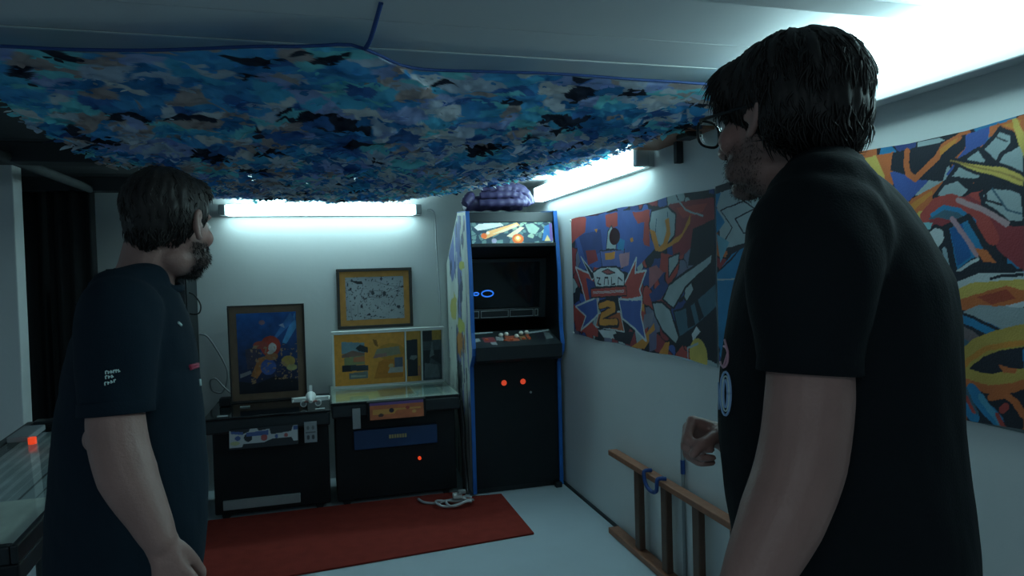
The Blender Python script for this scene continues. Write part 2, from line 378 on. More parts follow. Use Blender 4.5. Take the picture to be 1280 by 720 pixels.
# second table: see-through top over papers
c2 = cocktail('arcade_table', 'low black cocktail arcade table under the yellow framed leaflets, cream papers under its top', 0.04, 0.86, 4.42, 5.12, 0.70, M['black'])
def p_under(x, y):
    C, Y, G_ = (0.50, 0.55, 0.44), (0.52, 0.50, 0.22), (0.26, 0.36, 0.33)
    c = paint(x, y, C, [('p', [(.03, .08), (.42, .12), (.42, .5), (.03, .45)], Y), ('p', [(.38, .15), (.66, .2), (.66, .62), (.38, .55)], (0.28, 0.20, 0.09)),
        ('p', [(.68, .1), (.88, .12), (.88, .8), (.68, .7)], G_), ('p', [(.9, .1), (.99, .1), (.99, .9), (.9, .9)], (0.33, 0.38, 0.36)), ('p', [(0, 0), (1, 0), (1, .05), (0, .06)], (0.5, 0.52, 0.45))])
    n = fbm(x * 14, y * 10, 3); return c * (0.75 + 0.5 * n)[..., None]
grid_obj('paper_under_glass', 120, 90, lambda U, V: np.stack([0.045 + 0.81 * U, 4.425 + 0.69 * V, 0.7015 + 0 * U], -1), p_under, M['paint'], c2, (0, 0, -0.001))
mkbox('glass_sheet', (0.03, 4.405, 0.703), (0.87, 5.125, 0.710), M['glass'], c2, bevel=0.002)
mkbox('control_box', (0.255, 4.385, 0.575), (0.63, 4.4195, 0.70), M['black'], c2, bevel=0.008)
def p_or(x, y): return paint(x, y, (0.42, 0.11, 0.04), [('f', lambda x, y, c: np.where((y > .86)[..., None], (0.13, 0.06, 0.22), c * (0.7 + 0.6 * fbm(x * 9, y * 4, 8))[..., None])),
    ('p', [(.05, .3), (.45, .3), (.5, .5), (.95, .5), (.95, .62), (.05, .6)], (0.52, 0.24, 0.05)), ('e', .4, .5, .045, .14, (.01, .01, .02)), ('e', .2, .25, .05, .1, (.05, .02, .02)), ('e', .7, .6, .04, .1, (.3, .03, .03)), ('e', .82, .35, .04, .1, (.55, .3, .08))])
grid_obj('control_panel', 90, 30, lambda U, V: np.stack([0.272 + 0.34 * U, 4.382 - 0.012 * (1 - V), 0.585 + 0.105 * V], -1), p_or, M['paint'], c2, (0, 0.004, 0))
mkbox('metal_plate', (0.165, 4.405, 0.53), (0.215, 4.419, 0.66), M['greyp'], c2, bevel=0.003)
mkbox('blue_panel', (0.175, 4.53, 0.365), (0.72, 4.5645, 0.49), mat('deep_blue_panel', (0.008, 0.05, 0.16), 0.4), c2, bevel=0.003)
bm = bmesh.new()
for i in range(7): box(bm, (0.40 + i * 0.017, 4.527, 0.423), (0.413 + i * 0.017, 4.5298, 0.447))
obj('maker_plate', bm, M['gold'], c2)
mkcyl('indicator_lamp', (0.60, 4.55, 0.265), (0.60, 4.5648, 0.265), 0.011, M['red'], c2)

# ================================================================== FRAMED PICTURES
def framed(name, label, x0, x1, z0, z1, yb, lean, fw, m_frame, mat_col, mw, artfn, cat='picture', depth=0.025):
    t = thing(name, label, cat, ((x0 + x1) / 2, yb, z0))
    w, h = x1 - x0, z1 - z0
    Mx = Matrix.Translation((x0, yb, z0)) @ Matrix.Rotation(-lean, 4, 'X')
    for lo, hi in (((0, -depth, 0), (w, 0, fw)), ((0, -depth, h - fw), (w, 0, h)), ((0, -depth, fw + .0003), (fw, 0, h - fw - .0003)), ((w - fw, -depth, fw + .0003), (w, 0, h - fw - .0003))):
        mkbox('frame_rail', lo, hi, m_frame, t, bevel=0.003, M4=Mx)
    def pos(a, b, c, d, yo):
        def f(U, V):
            P = np.stack([a + (b - a) * U, np.full(U.shape, yo), c + (d - c) * V], -1); R3 = np.array(Mx.to_3x3()); return P @ R3.T + np.array(Mx.translation)
        return f
    bk = tuple((Mx.to_3x3() @ Vector((0, 0.002, 0))))
    if mw > 0: grid_obj('mount', 60, 60, pos(fw, w - fw, fw, h - fw, -depth * 0.45), lambda U, V: np.array(mat_col) * (0.8 + 0.4 * fbm(U * 12, V * 12, 4))[..., None], M['paint'], t, bk)
    iw, ih = w - 2 * (fw + mw), h - 2 * (fw + mw); n = int(max(iw, ih) / 0.0035)
    grid_obj('print', int(n * iw / max(iw, ih)), int(n * ih / max(iw, ih)), pos(fw + mw, w - fw - mw, fw + mw, h - fw - mw, -depth * 0.55), artfn, M['paint'], t, bk)
    return t, Mx
# abstract under-sea colours with a red and orange burst
def art_sea(x, y):
    c = paint(x, y, (0.02, 0.06, 0.18), [('f', lambda x, y, c: np.stack([0.010 + 0.02 * (1 - y) * 0.4, 0.02 + 0.08 * y ** 1.5, 0.05 + 0.30 * y ** 1.5], -1)),
        ('p', [(.98, .99), (.75, .62), (.82, .60), (1, .8)], (0.07, 0.28, 0.55)), ('p', [(.9, .99), (.62, .7), (.66, .68), (.98, .9)], (0.04, 0.16, 0.42)),
        ('p', [(.12, .55), (.35, .6), (.4, .35), (.15, .3)], (0.06, 0.05, 0.09)), ('e', .55, .58, .17, .13, (0.42, 0.05, 0.03)), ('e', .38, .60, .12, .05, (0.36, 0.07, 0.05)),
        ('p', [(.2, .22), (.34, .44), (.48, .46), (.42, .3), (.3, .18)], (0.45, 0.17, 0.05)), ('e', .50, .32, .13, .10, (0.05, 0.11, 0.36)), ('e', .56, .45, .11, .05, (0.36, 0.15, 0.06)),
        ('e', .84, .38, .12, .07, (0.48, 0.33, 0.08)), ('e', .9, .3, .09, .04, (0.40, 0.38, 0.16)), ('e', .58, .56, .07, .06, (0.55, 0.52, 0.5)), ('e', .54, .5, .05, .02, (0.6, 0.55, 0.5)),
        ('p', [(.02, .25), (.2, .29), (.22, .25), (.02, .2)], (0.28, 0.28, 0.3)), ('e', .42, .88, .05, .03, (0.2, 0.12, 0.16)), ('p', [(.7, .84), (.8, .8), (.78, .86)], (0.3, 0.36, 0.5)),
        ('p', [(0, 0), (1, 0), (1, .14), (.6, .2), (.3, .12), (0, .16)], (0.008, 0.012, 0.02))])
    n = fbm(x * 9, y * 12, 5); w = fbm(x * 26, y * 30, 6); c = c * (0.55 + 0.9 * n)[..., None]
    m = (w > 0.66) & (y > .12) & (y < .6) & (x > .2); c[m] = (0.35, 0.22, 0.12); return c
framed('framed_picture', 'framed colourful blue sea print with tan frame standing on the left table', -0.605, -0.115, 0.668, 1.325, 4.93, radians(-4), 0.010, M['darkwood'], (0.17, 0.115, 0.075), 0.045, art_sea)
# sketch page
def art_page(x, y):
    c = np.empty(x.shape + (3,)); c[:] = (0.33, 0.37, 0.39)
    n = vn(x * 26, y * 20, 31); n2 = vn(x * 60, y * 45, 33); big = fbm(x * 5, y * 4, 35)
    c = c * (0.85 + 0.3 * big)[..., None]
    c[(n2 > .74) & (n > .5)] = (0.06, 0.07, 0.08); c[(n > .88)] = (0.03, 0.035, 0.05)
    L = [('p', [(.06, .93), (.28, .9), (.3, .83), (.2, .84)], (0.02, 0.025, 0.03)), ('l', [(.05, .5), (.3, .5), (.6, .58), (.95, .75)], .01, (.12, .13, .14)), ('l', [(.5, .9), (.7, .8), (.95, .74)], .012, (.12, .13, .14)),
         ('e', .46, .62, .03, .05, (.04, .05, .06)), ('e', .66, .6, .03, .06, (.04, .05, .06)), ('l', [(.08, .08), (.08, .35)], .01, (.2, .22, .24)), ('l', [(.2, .08), (.2, .35)], .01, (.2, .22, .24)), ('l', [(.4, .52), (.6, .5), (.62, .66), (.42, .68), (.4, .52)], .012, (.1, .11, .12)),
         ('p', [(.34, .1), (.42, .1), (.4, .16)], (.03, .03, .04)), ('l', [(.75, .3), (.9, .6), (.95, .9)], .01, (.15, .16, .17)), ('l', [(.3, .75), (.25, .6), (.33, .4)], .012, (.1, .1, .12))]
    c2_ = paint(x, y, (0, 0, 0), L); m = c2_.sum(-1) > 0; c[m] = c2_[m]; return c
tt, _ = framed('framed_picture', 'framed pen sketch page in a yellow mount hanging on the back wall', 0.112, 0.668, 1.105, 1.552, YB - 0.002, 0, 0.022, M['darkwood'], (0.58, 0.27, 0.06), 0.042, art_page)
# three leaflets in one white frame
YL, OR, DK, GY, BL = (0.70, 0.32, 0.055), (0.52, 0.20, 0.03), (0.015, 0.025, 0.035), (0.13, 0.17, 0.18), (0.16, 0.28, 0.34)
def art_big(x, y):
    c = paint(x, y, YL, [('p', [(0, 0), (.5, 0), (.5, 1), (0, 1)], (0.72, 0.31, 0.045)), ('p', [(.55, .1), (.62, .42), (.8, .55), (.97, .5), (.97, .1)], OR), ('e', .8, .62, .2, .16, (0.50, 0.25, 0.04)),
        ('p', [(.1, .62), (.42, .62), (.42, .82), (.1, .86)], BL), ('p', [(.1, .6), (.25, .68), (.42, .62), (.42, .56), (.1, .55)], (0.2, 0.12, 0.1)), ('p', [(.13, .4), (.42, .4), (.42, .58), (.13, .54)], (0.22, 0.25, 0.12)), ('p', [(.26, .45), (.42, .45), (.42, .56), (.26, .54)], (0.42, 0.15, 0.07)),
        ('p', [(.3, .72), (.36, .79), (.47, .73), (.47, .62), (.34, .66)], DK), ('p', [(.1, .27), (.24, .27), (.24, .40), (.1, .4)], DK), ('p', [(.22, .28), (.47, .27), (.47, .38), (.22, .4)], (0.03, 0.05, 0.07)), ('p', [(.2, .12), (.46, .12), (.46, .26), (.2, .24)], GY), ('p', [(.22, .15), (.44, .15), (.44, .18), (.22, .2)], (0.3, 0.34, 0.3)),
        ('p', [(.54, .88), (.57, .76), (.62, .72), (.60, .86)], (0.22, 0.10, 0.02)), ('p', [(.54, .50), (.94, .56), (.92, .72), (.6, .68)], (0.24, 0.24, 0.17)), ('p', [(.54, .50), (.74, .53), (.74, .6), (.58, .58)], (0.28, 0.16, 0.16)), ('p', [(.85, .28), (.97, .3), (.97, .5), (.85, .5)], (0.10, 0.14, 0.2)), ('p', [(.75, .2), (.97, .2), (.97, .3), (.78, .3)], (0.36, 0.38, 0.36)), ('e', .8, .34, .04, .04, (0.5, 0.4, 0.2))])
    return c * (0.85 + 0.3 * fbm(x * 30, y * 20, 12))[..., None]
def art_s1(x, y):
    c = paint(x, y, (0.55, 0.29, 0.05), [('p', [(.05, .1), (.78, .1), (.75, .84), (.02, .82)], DK), ('p', [(.2, .45), (.5, .42), (.75, .47), (.7, .52), (.3, .52)], (0.16, 0.2, 0.2)), ('p', [(.78, .1), (.95, .1), (.95, .3), (.8, .3)], (0.4, 0.18, 0.1))]); return c * (0.8 + 0.4 * fbm(x * 10, y * 14, 15))[..., None]
def art_s2(x, y):
    c = paint(x, y, (0.06, 0.09, 0.10), [('p', [(.5, .8), (1, .8), (1, 1), (.5, 1)], (0.42, 0.28, 0.05)), ('p', [(0, .78), (.5, .78), (.48, .98), (0, .98)], DK), ('p', [(.05, .2), (.3, .2), (.4, .45), (.6, .4), (.95, .3), (.95, .6), (.05, .6)], DK), ('p', [(.1, .05), (.9, .05), (.8, .3), (.1, .35)], GY), ('p', [(.35, .45), (.6, .5), (.5, .8)], GY)]); return c * (0.7 + 0.6 * fbm(x * 10, y * 14, 19))[..., None]
t = thing('leaflet_frame', 'wide white frame of three yellow leaflets leaning on the back of the right table', 'picture', (0.44, 4.95, 0.712))
Mx = Matrix.Translation((0.058, 4.94, 0.712)) @ Matrix.Rotation(radians(5), 4, 'X'); R3 = np.array(Mx.to_3x3()); W_, Hh = 0.79, 0.405
mkbox('backboard', (0, -0.004, 0), (W_, 0.006, Hh), M['white'], t, M4=Mx)
cells = [(0.018, 0.505, art_big), (0.518, 0.622, art_s1), (0.635, W_ - 0.018, art_s2)]
for lo, hi in (((0, -0.022, 0), (W_, -0.0045, 0.015)), ((0, -0.022, Hh - 0.022), (W_, -0.0045, Hh)), ((0, -0.022, .0153), (.016, -.0045, Hh - .0223)), ((W_ - .016, -.022, .0153), (W_, -.0045, Hh - .0223)), ((.506, -.018, .0153), (.517, -.0045, Hh - .0223)), ((.623, -.018, .0153), (.634, -.0045, Hh - .0223))):
    mkbox('frame_rail', lo, hi, M['white'], t, bevel=0.002, M4=Mx)
for a, b, fn in cells:
    grid_obj('leaflet', int((b - a) / .004) + 4, 95, lambda U, V, a=a, b=b: np.stack([a + (b - a) * U, 0 * U - 0.009, 0.016 + (Hh - 0.039) * V], -1) @ R3.T + np.array(Mx.translation), fn, M['paint'], t, (0, 0.002, 0))

# white model spacecraft on the left table
t = thing('model_spaceship', 'small white model spacecraft parked on the left table corner', 'model', (-0.075, 4.56, 0.672))
bm = bmesh.new(); sx, sy, sz = -0.085, 4.56, 0.70
tube_pts(bm, [(sx, sy - .07, sz + .01), (sx, sy - .04, sz + .018), (sx, sy + .02, sz + .03), (sx, sy + .07, sz + .025)], [.010, .022, .034, .026], 12)
smooth_angle(obj('fuselage', bm, M['white'], t), 0.9)
for s in (-1, 1):
    bm = bmesh.new(); prism(bm, [(sx + s * .02, sy - .02), (sx + s * .11, sy + .0), (sx + s * .12, sy + .03), (sx + s * .07, sy + .045), (sx + s * .02, sy + .06)], 'z', sz + .002, sz + .026); obj('wing', bm, M['white'], t)
    bm = bmesh.new(); cyl(bm, (sx + s * .045, sy - .035, sz - .006), (sx + s * .045, sy + .05, sz - .006), .021, .018, 14); smooth_angle(obj('engine', bm, M['white'], t))
    mkcyl('engine_mouth', (sx + s * .045, sy - .0365, sz - .006), (sx + s * .045, sy - .0352, sz - .006), .014, M['greyp'], t, seg=14)
    mkcyl('cannon', (sx + s * .11, sy - .05, sz + .013), (sx + s * .11, sy + .02, sz + .013), .005, M['white'], t, seg=10)
    bm = bmesh.new(); cyl(bm, (sx + s * .045, sy, sz - .028), (sx + s * .045, sy, sz - .024), .006, seg=10); obj('landing_foot', bm, M['greyp'], t)
bm = bmesh.new(); prism(bm, [(sy + .01, sz + .045), (sy + .06, sz + .035), (sy + .06, sz + .095), (sy + .035, sz + .098)], 'x', sx - .010, sx + .010); obj('tail_fin', bm, M['white'], t)
mksph('cockpit', (sx, sy - .02, sz + .03), (.010, .024, .012), M['glass_black'], t)
bm = bmesh.new(); box(bm, (sx - .04, sy - .058, sz + .004), (sx + .04, sy - .02, sz + .012), 0.002); obj('nose_plate', bm, mat('dull_red_plate', (.22, .08, .07), .5), t)
tag(mkbox('power_adapter', (-0.665, 4.80, 0.6665), (-0.60, 4.88, 0.72), M['black'], bevel=0.006), 'small black power adapter on the left table beside the blue framed picture', 'adapter')

# ================================================================== UPRIGHT ARCADE CABINET
t = thing('arcade_cabinet', 'tall black upright arcade cabinet with blue edging in the right corner', 'arcade cabinet', (1.26, 4.8, 0))
AX0, AX1 = 0.940, 1.575
prof = [(4.45, .012), (5.205, .012), (5.205, 1.57), (4.72, 1.925), (4.44, 1.905), (4.385, 1.50), (4.375, 1.10), (4.35, 1.0), (4.36, .95), (4.44, .87)]
for s, (xa, xb) in enumerate(((AX0, AX0 + .02), (AX1 - .02, AX1))):
    bm = bmesh.new(); prism(bm, prof, 'x', xa, xb); sp = obj('side_panel', bm, M['cream'] if s == 0 else M['black'], t)
    bm = bmesh.new(); front = [prof[3]] + prof[4:] + [prof[0]]
    pts = [Vector(((xa + xb) / 2, y - 0.0, z)) for y, z in front]
    n = len(pts); rr = []
    for i, p in enumerate(pts):
        a = pts[max(i - 1, 0)]; b = pts[min(i + 1, n - 1)]; d = (b - a).normalized(); nrm = Vector((0, d.z, -d.y)) * (1 if (d.z < 0) else -1)
        if nrm.y > 0.2 and abs(d.z) > .3: nrm = -nrm
        q = p + Vector((0, -0.0015, 0)); w = .0125
        rr.append([bm.verts.new(q + Vector((sx_ * w, 0, 0)) + nv) for sx_, nv in ((-1, Vector((0, .012, -.004))), (-1, Vector((0, -.004, .002))), (1, Vector((0, -.004, .002))), (1, Vector((0, .012, -.004))))])
    for A, B in zip(rr[:-1], rr[1:]):
        for k in range(4): bm.faces.new((A[k], A[(k + 1) % 4], B[(k + 1) % 4], B[k]))
    bm.faces.new(rr[0]); bm.faces.new(rr[-1][::-1]); bmesh.ops.recalc_face_normals(bm, faces=bm.faces)
    obj('edge_moulding', bm, M['tmould'], t)
# painted art on the left flank
def flank():
    nu, nv = 150, 360
    U, V = np.meshgrid(np.linspace(4.475, 5.19, nu), np.linspace(.03, 1.90, nv))
    c = np.empty(U.shape + (3,)); c[:] = (0.50, 0.56, 0.52)
    n = fbm(U * 7, V * 3.2, 41); n2 = fbm(U * 22, V * 9, 43)
    m = (n > .47) & (V > .5); c[m] = (0.16, 0.20, 0.42)
    m = (n > .47) & (n2 > .58) & (V > .5); c[m] = (0.07, 0.09, 0.15)
    for cy, cz, ry, rz, cc in ((4.75, 1.0, .14, .09, (.45, .20, .05)), (4.72, 1.13, .12, .05, (.40, .42, .10)), (4.95, 1.25, .12, .10, (.45, .42, .12)), (4.62, 1.55, .08, .03, (.42, .42, .08)), (4.8, .78, .12, .08, (.06, .07, .10))):
        d = ((U - cy) / ry) ** 2 + ((V - cz) / rz) ** 2; c[d + (n2 - .5) * 3 < 1] = cc
    s = fbm(U * 30, V * 2.0, 47); m = (s > .6) & (V < .85); c[m] = (0.08, 0.10, 0.11)
    c *= (0.8 + 0.4 * fbm(U * 12, V * 5, 49))[..., None]
    P = np.stack([np.full(U.shape, AX0 - 0.001), U, V], -1).reshape(-1, 3); idx = np.arange(nu * nv).reshape(nv, nu)
    q = np.stack([idx[:-1, :-1], idx[1:, :-1], idx[1:, 1:], idx[:-1, 1:]], -1).reshape(-1, 4)
    cen = P[q].mean(1); ok = inpoly(cen[:, 1], cen[:, 2], [(4.47, .02), (5.2, .02), (5.2, 1.56), (4.72, 1.90), (4.46, 1.88), (4.40, 1.5), (4.39, 1.1), (4.37, 1.0), (4.38, .96), (4.46, .88)])
    return raw_obj('side_art', P, q[ok], c.reshape(-1, 3), M['paint'], t)
flank()
xi0, xi1 = AX0 + .0205, AX1 - .0205
mkbox('back_panel', (xi0, 5.18, .02), (xi1, 5.2, 1.56), M['black'], t)
bm = bmesh.new(); prism(bm, [(4.45, 1.835), (4.72, 1.905), (4.72, 1.92), (4.46, 1.90)], 'x', xi0, xi1); obj('top_hood', bm, M['satin'], t)
bm = bmesh.new(); prism(bm, [(4.725, 1.90), (5.18, 1.565), (5.18, 1.55), (4.725, 1.885)], 'x', xi0, xi1); obj('sloped_back', bm, M['black'], t)
def p_marq(x, y):
    n = fbm(x * 10, y * 3, 61); v, e = voro(x * 16, y * 4.5, 63)
    c = np.empty(x.shape + (3,)); c[:] = (0.015, 0.05, 0.08); m = (v > .45) & (e > .1); c[m] = (0.10, 0.22, 0.22); m = (v > .75) & (e > .1) & (x > .5); c[m] = (0.26, 0.42, 0.33)
    L = [('p', [(.04, .78), (.1, .95), (.36, .98), (.4, .85), (.16, .66), (.08, .62)], (0.55, 0.68, 0.66)), ('p', [(.12, .30), (.20, .58), (.56, .99), (.60, .86), (.36, .52), (.16, .2)], (0.75, 0.46, 0.18)), ('p', [(.24, .44), (.55, .92), (.58, .84), (.38, .52)], (0.72, 0.64, 0.40)),
         ('e', .15, .36, .035, .13, (0.70, 0.16, 0.03)), ('e', .2, .5, .02, .07, (0.8, 0.75, 0.6)), ('p', [(.42, .34), (.60, .78), (.65, .74), (.50, .26)], (0.70, 0.66, 0.46)),
         ('e', .56, .20, .07, .24, (0.65, 0.14, 0.02)), ('e', .56, .22, .04, .14, (0.85, 0.45, 0.10)), ('e', .56, .24, .02, .08, (0.95, 0.88, 0.5)), ('p', [(.66, .9), (.76, .95), (.84, .7), (.78, .4), (.7, .5)], (0.25, 0.42, 0.36)),
         ('p', [(.86, .1), (.9, .8), (1, .95), (1, .05)], (0.03, 0.15, 0.38)), ('p', [(.96, .1), (.96, .95), (1, .95), (1, .05)], (0.12, 0.08, 0.30)), ('p', [(.89, .08), (.93, .38), (.97, .08)], (0.5, 0.45, 0.2)), ('e', .27, .12, .03, .12, (0.25, 0.28, 0.4))]
    c2_ = paint(x, y, (-1, -1, -1), L); m = c2_[..., 0] >= 0; c[m] = c2_[m]; return c * (0.75 + 0.5 * n)[..., None]
mq = bpy.data.materials.new('backlit_marquee'); mq.use_nodes = True; nt = mq.node_tree; a_ = nt.nodes.new('ShaderNodeAttribute'); a_.attribute_name = 'Col'
nt.links.new(a_.outputs['Color'], nt.nodes['Principled BSDF'].inputs['Base Color']); nt.links.new(a_.outputs['Color'], nt.nodes['Principled BSDF'].inputs['Emission Color']); nt.nodes['Principled BSDF'].inputs['Emission Strength'].default_value = 0.6
grid_obj('marquee', 170, 46, lambda U, V: np.stack([xi0 + .012 + (xi1 - xi0 - .024) * U, 4.425 + 0.02 * V, 1.690 + 0.140 * V], -1), p_marq, mq, t, (0, .01, 0))
mkbox('marquee_trim', (xi0, 4.40, 1.665), (xi1, 4.45, 1.688), M['satin'], t, bevel=.003)
bm = bmesh.new(); prism(bm, [(4.45, 1.664), (4.62, 1.60), (4.62, 1.61), (4.45, 1.675)], 'x', xi0, xi1); obj('speaker_panel', bm, M['satin'], t)
# monitor: bezel frame + glass + instruction strip
Ms = Matrix.Translation((0, 4.62, 1.60)) @ Matrix.Rotation(radians(8), 4, 'X')
for lo, hi in (((xi0, 0, -.44), (xi0 + .045, .012, -.012)), ((xi1 - .045, 0, -.44), (xi1, .012, -.012)), ((xi0 + .0455, 0, -.035), (xi1 - .0455, .012, -.012))): mkbox('bezel', lo, hi, M['satin'], t, M4=Ms)
mkbox('screen', (xi0 + .046, .006, -.36), (xi1 - .046, .02, -.036), M['glass_black'], t, M4=Ms)
mkbox('instruction_strip', (xi0 + .0455, -.01, -.435), (xi1 - .0455, .012, -.365), M['satin'], t, M4=Ms, bevel=.003)
bm = bmesh.new()
for a, b in ((.06, .10), (.115, .315), (.325, .50), (.51, .535)):
    for lo, hi in (((a, -.0125, -.425), (b, -.0102, -.421)), ((a, -.0125, -.379), (b, -.0102, -.375)), ((a, -.0125, -.421), (a + .004, -.0102, -.379)), ((b - .004, -.0125, -.421), (b, -.0102, -.379))):
        box(bm, (xi0 + lo[0], lo[1], lo[2]), (xi0 + hi[0], hi[1], hi[2]), M4=Ms)
obj('strip_outline', bm, M['greyp'], t)
refl_paint = mat('blue_reflection_paint', (0, .02, .1), .3, emit=(.03, .22, 1.0), power=.75)  # blue reflection in the dark screen, drawn as emissive rings
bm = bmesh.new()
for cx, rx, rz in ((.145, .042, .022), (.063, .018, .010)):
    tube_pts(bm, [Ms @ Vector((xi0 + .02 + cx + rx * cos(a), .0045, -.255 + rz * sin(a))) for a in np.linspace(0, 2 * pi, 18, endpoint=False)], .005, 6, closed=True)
obj('painted_screen_reflection', bm, refl_paint, t)
# control deck
bm = bmesh.new(); prism(bm, [(4.335, 1.005), (4.61, 1.085), (4.61, 1.07), (4.36, .90), (4.335, .92)], 'x', xi0, xi1); obj('control_deck', bm, M['satin'], t)
def deck(u, v): return Vector((xi0 + u * (xi1 - xi0), 4.335 + .275 * v, 1.0055 + .08 * v))
def p_deck(x, y): return paint(x, y, (0.012, 0.02, 0.024), [('p', [(.02, .35), (.1, .4), (.1, .6), (.02, .55)], (.35, .4, .4)), ('p', [(.13, .3), (.27, .3), (.27, .62), (.13, .62)], (.25, .04, .05)), ('p', [(.28, .4), (.36, .35), (.38, .6), (.30, .65)], (.3, .33, .34)), ('p', [(.2, .15), (.26, .12), (.26, .3), (.2, .3)], (.35, .36, .38)),
    ('p', [(.40, .3), (.55, .3), (.55, .65), (.40, .65)], (.45, .10, .05)), ('p', [(.66, .35), (.84, .35), (.84, .68), (.66, .7)], (.50, .10, .04)), ('p', [(.56, .35), (.64, .35), (.64, .6), (.56, .6)], (.3, .16, .06)), ('p', [(.68, .4), (.72, .3), (.88, .3), (.9, .65), (.98, .75), (.98, .85), (.72, .75)], (.01, .01, .02)),
    ('p', [(.7, .72), (.99, .86), (.99, .95), (.68, .82)], (.36, .42, .43)), ('p', [(.69, .45), (.74, .3), (.78, .45), (.76, .7), (.7, .7)], (.01, .02, .02)), ('p', [(.05, .88), (.3, .9), (.3, .97), (.05, .95)], (.5, .56, .58)), ('p', [(.86, .3), (.96, .35), (.96, .7), (.9, .8)], (.13, .16, .17))])
grid_obj('deck_overlay', 110, 48, lambda U, V: np.stack([xi0 + U * (xi1 - xi0), 4.338 + .27 * V, 1.0065 + .0785 * V], -1), p_deck, M['paint'], t, (0, 0, -.0005))
for u, v in ((.36, .62), (.43, .66), (.53, .5), (.61, .68), (.68, .70)):
    p = deck(u, v); mksph('button', p + Vector((0, 0, .012)), (.017, .017, .015), M['ball'], t, seg=14)
for u, v in ((.38, .36), (.45, .38), (.60, .4), (.67, .42), (.17, .45)):
    p = deck(u, v); mkcyl('button', p, p + Vector((0, 0, .010)), .014, M['orange'], t, .012, 16)
mkbox('front_panel', (xi0, 4.462, .04), (xi1, 4.478, .895), M['black'], t)
mkbox('base_plinth', (xi0, 4.49, .0), (xi1, 5.17, .038), M['satin'], t)
for x in (1.175, 1.309):
    mkcyl('coin_button', (x, 4.4615, .745), (x, 4.452, .745), .019, M['redlit'], t, .017, 20)
mkcyl('lock', (1.362, 4.4615, .668), (1.362, 4.456, .668), .008, M['metal'], t, seg=12)
mkbox('caster_bracket', (1.515, 4.42, 0), (1.56, 4.4615, .035), M['satin'], t, bevel=.004)

# purple quilt folded on top
t2 = bmesh.new(); zb = 1.938
folds = [([(1.06, 4.58, .035), (1.2, 4.56, .036), (1.33, 4.56, .038), (1.40, 4.58, .030)], .029), ([(1.08, 4.62, .09), (1.2, 4.60, .095), (1.32, 4.60, .095), (1.40, 4.60, .06), (1.43, 4.61, .022)], .029),
         ([(1.10, 4.66, .135), (1.22, 4.64, .145), (1.34, 4.64, .145), (1.43, 4.64, .10), (1.455, 4.65, .03)], .028), ([(1.14, 4.72, .155), (1.25, 4.72, .17), (1.38, 4.70, .165), (1.45, 4.69, .11), (1.475, 4.69, .035)], .028),
         ([(0.965, 4.60, .03), (1.0, 4.62, .07), (1.03, 4.66, .10)], .036), ([(0.98, 4.66, .035), (1.2, 4.72, .05), (1.41, 4.7, .04)], .055)]
for pts, r in folds:
    sp_ = spline(pts, 8); n = len(sp_)
    tube_pts(t2, [Vector((p.x, p.y, zb + p.z)) for p in sp_], [r * (1 + .10 * sin(i * 1.7)) * (0.75 + .25 * sin(pi * min(1, max(0, i / (n - 1)))) ** .5) for i in range(n)], 12)
quilt = obj('folded_quilt', t2, M['purple']); tag(quilt, 'purple quilted sleeping bag folded on top of the arcade cabinet', 'sleeping bag')
quilt.modifiers.new('r', 'REMESH').mode = 'VOXEL'; quilt.modifiers['r'].voxel_size = .006; sm_ = quilt.modifiers.new('s', 'SMOOTH'); sm_.factor = .5; sm_.iterations = 2; quilt.modifiers['r'].use_smooth_shade = True

# cable from the wall lamp down the corner, cables on the floor
tag(mktube('lamp_cable', [(0.80, 5.19, 1.985), (0.84, 5.19, 1.98), (0.86, 5.20, 1.93), (0.865, 5.205, 1.7), (0.88, 5.205, 1.3), (0.885, 5.205, .8)], .006, M['gcable']), 'pale cable running down the back wall from the light, left of the arcade cabinet', 'cable')
def coil(cx, cy, r, z, ph, sq=1.0, n=16): return [(cx + r * cos(ph + 2 * pi * k / n), cy + r * sq * sin(ph + 2 * pi * k / n), z + .01 * sin(3 * ph + k)) for k in range(n + 1)]
tag(mktube('coiled_cable', [(0.88, 4.40, .03)] + coil(.78, 4.29, .12, .036, .4, .5) + coil(.80, 4.26, .08, .040, 1.5, .6) + [(.68, 4.34, .022), (.60, 4.38, .022), (.57, 4.46, .022)], .0085, M['gcable'], n=5), 'pale coiled cable lying on the red carpet beside the arcade cabinet', 'cable')
t = thing('plug', 'pale plug lying in the coiled cable on the carpet', 'plug', (.80, 4.33, .03))
mkbox('plug_body', (.77, 4.27, .056), (.83, 4.315, .088), M['white'], t, bevel=.008)
mkbox('socket', (.80, 4.25, .0885), (.85, 4.29, .11), M['greyp'], t, bevel=.006)
tag(mktube('black_cables', [(0.90, 4.62, .62), (.906, 4.56, .45), (.898, 4.53, .3), (.904, 4.50, .12), (.895, 4.44, .02)], .014, M['cable']), 'thick black cable hanging between the right table and the arcade cabinet', 'cable')
tag(mktube('black_cable', [(0.905, 4.80, .66), (.91, 4.66, .4), (.908, 4.62, .2), (.905, 4.60, .01)], .009, M['cable']), 'thin black cable hanging behind the thicker one beside the arcade cabinet', 'cable')

# red carpet
def rugpos(U, V):
    a = radians(4.9); x = -1.05 + 2.17 * U; y = 3.42 + .64 * V; x0, y0 = 1.12, 3.68
    xx = x0 + (x - 1.12) * cos(a); yf_ = y0 + (x - 1.12) * sin(a); yy_ = yf_ + (4.41 + .145 * np.clip((.91 - xx) / .03, 0, 1) - yf_) * V
    return np.stack([xx + .0 * V, yy_, .010 + .002 * fbm(U * 14, V * 8, 71)], -1)
rg = grid_obj('carpet', 120, 70, rugpos, lambda U, V: np.zeros(U.shape + (3,)), M['rug'], None, (0, 0, -.0099)); tag(rg, 'red carpet lying on the floor in front of the arcade tables', 'carpet')

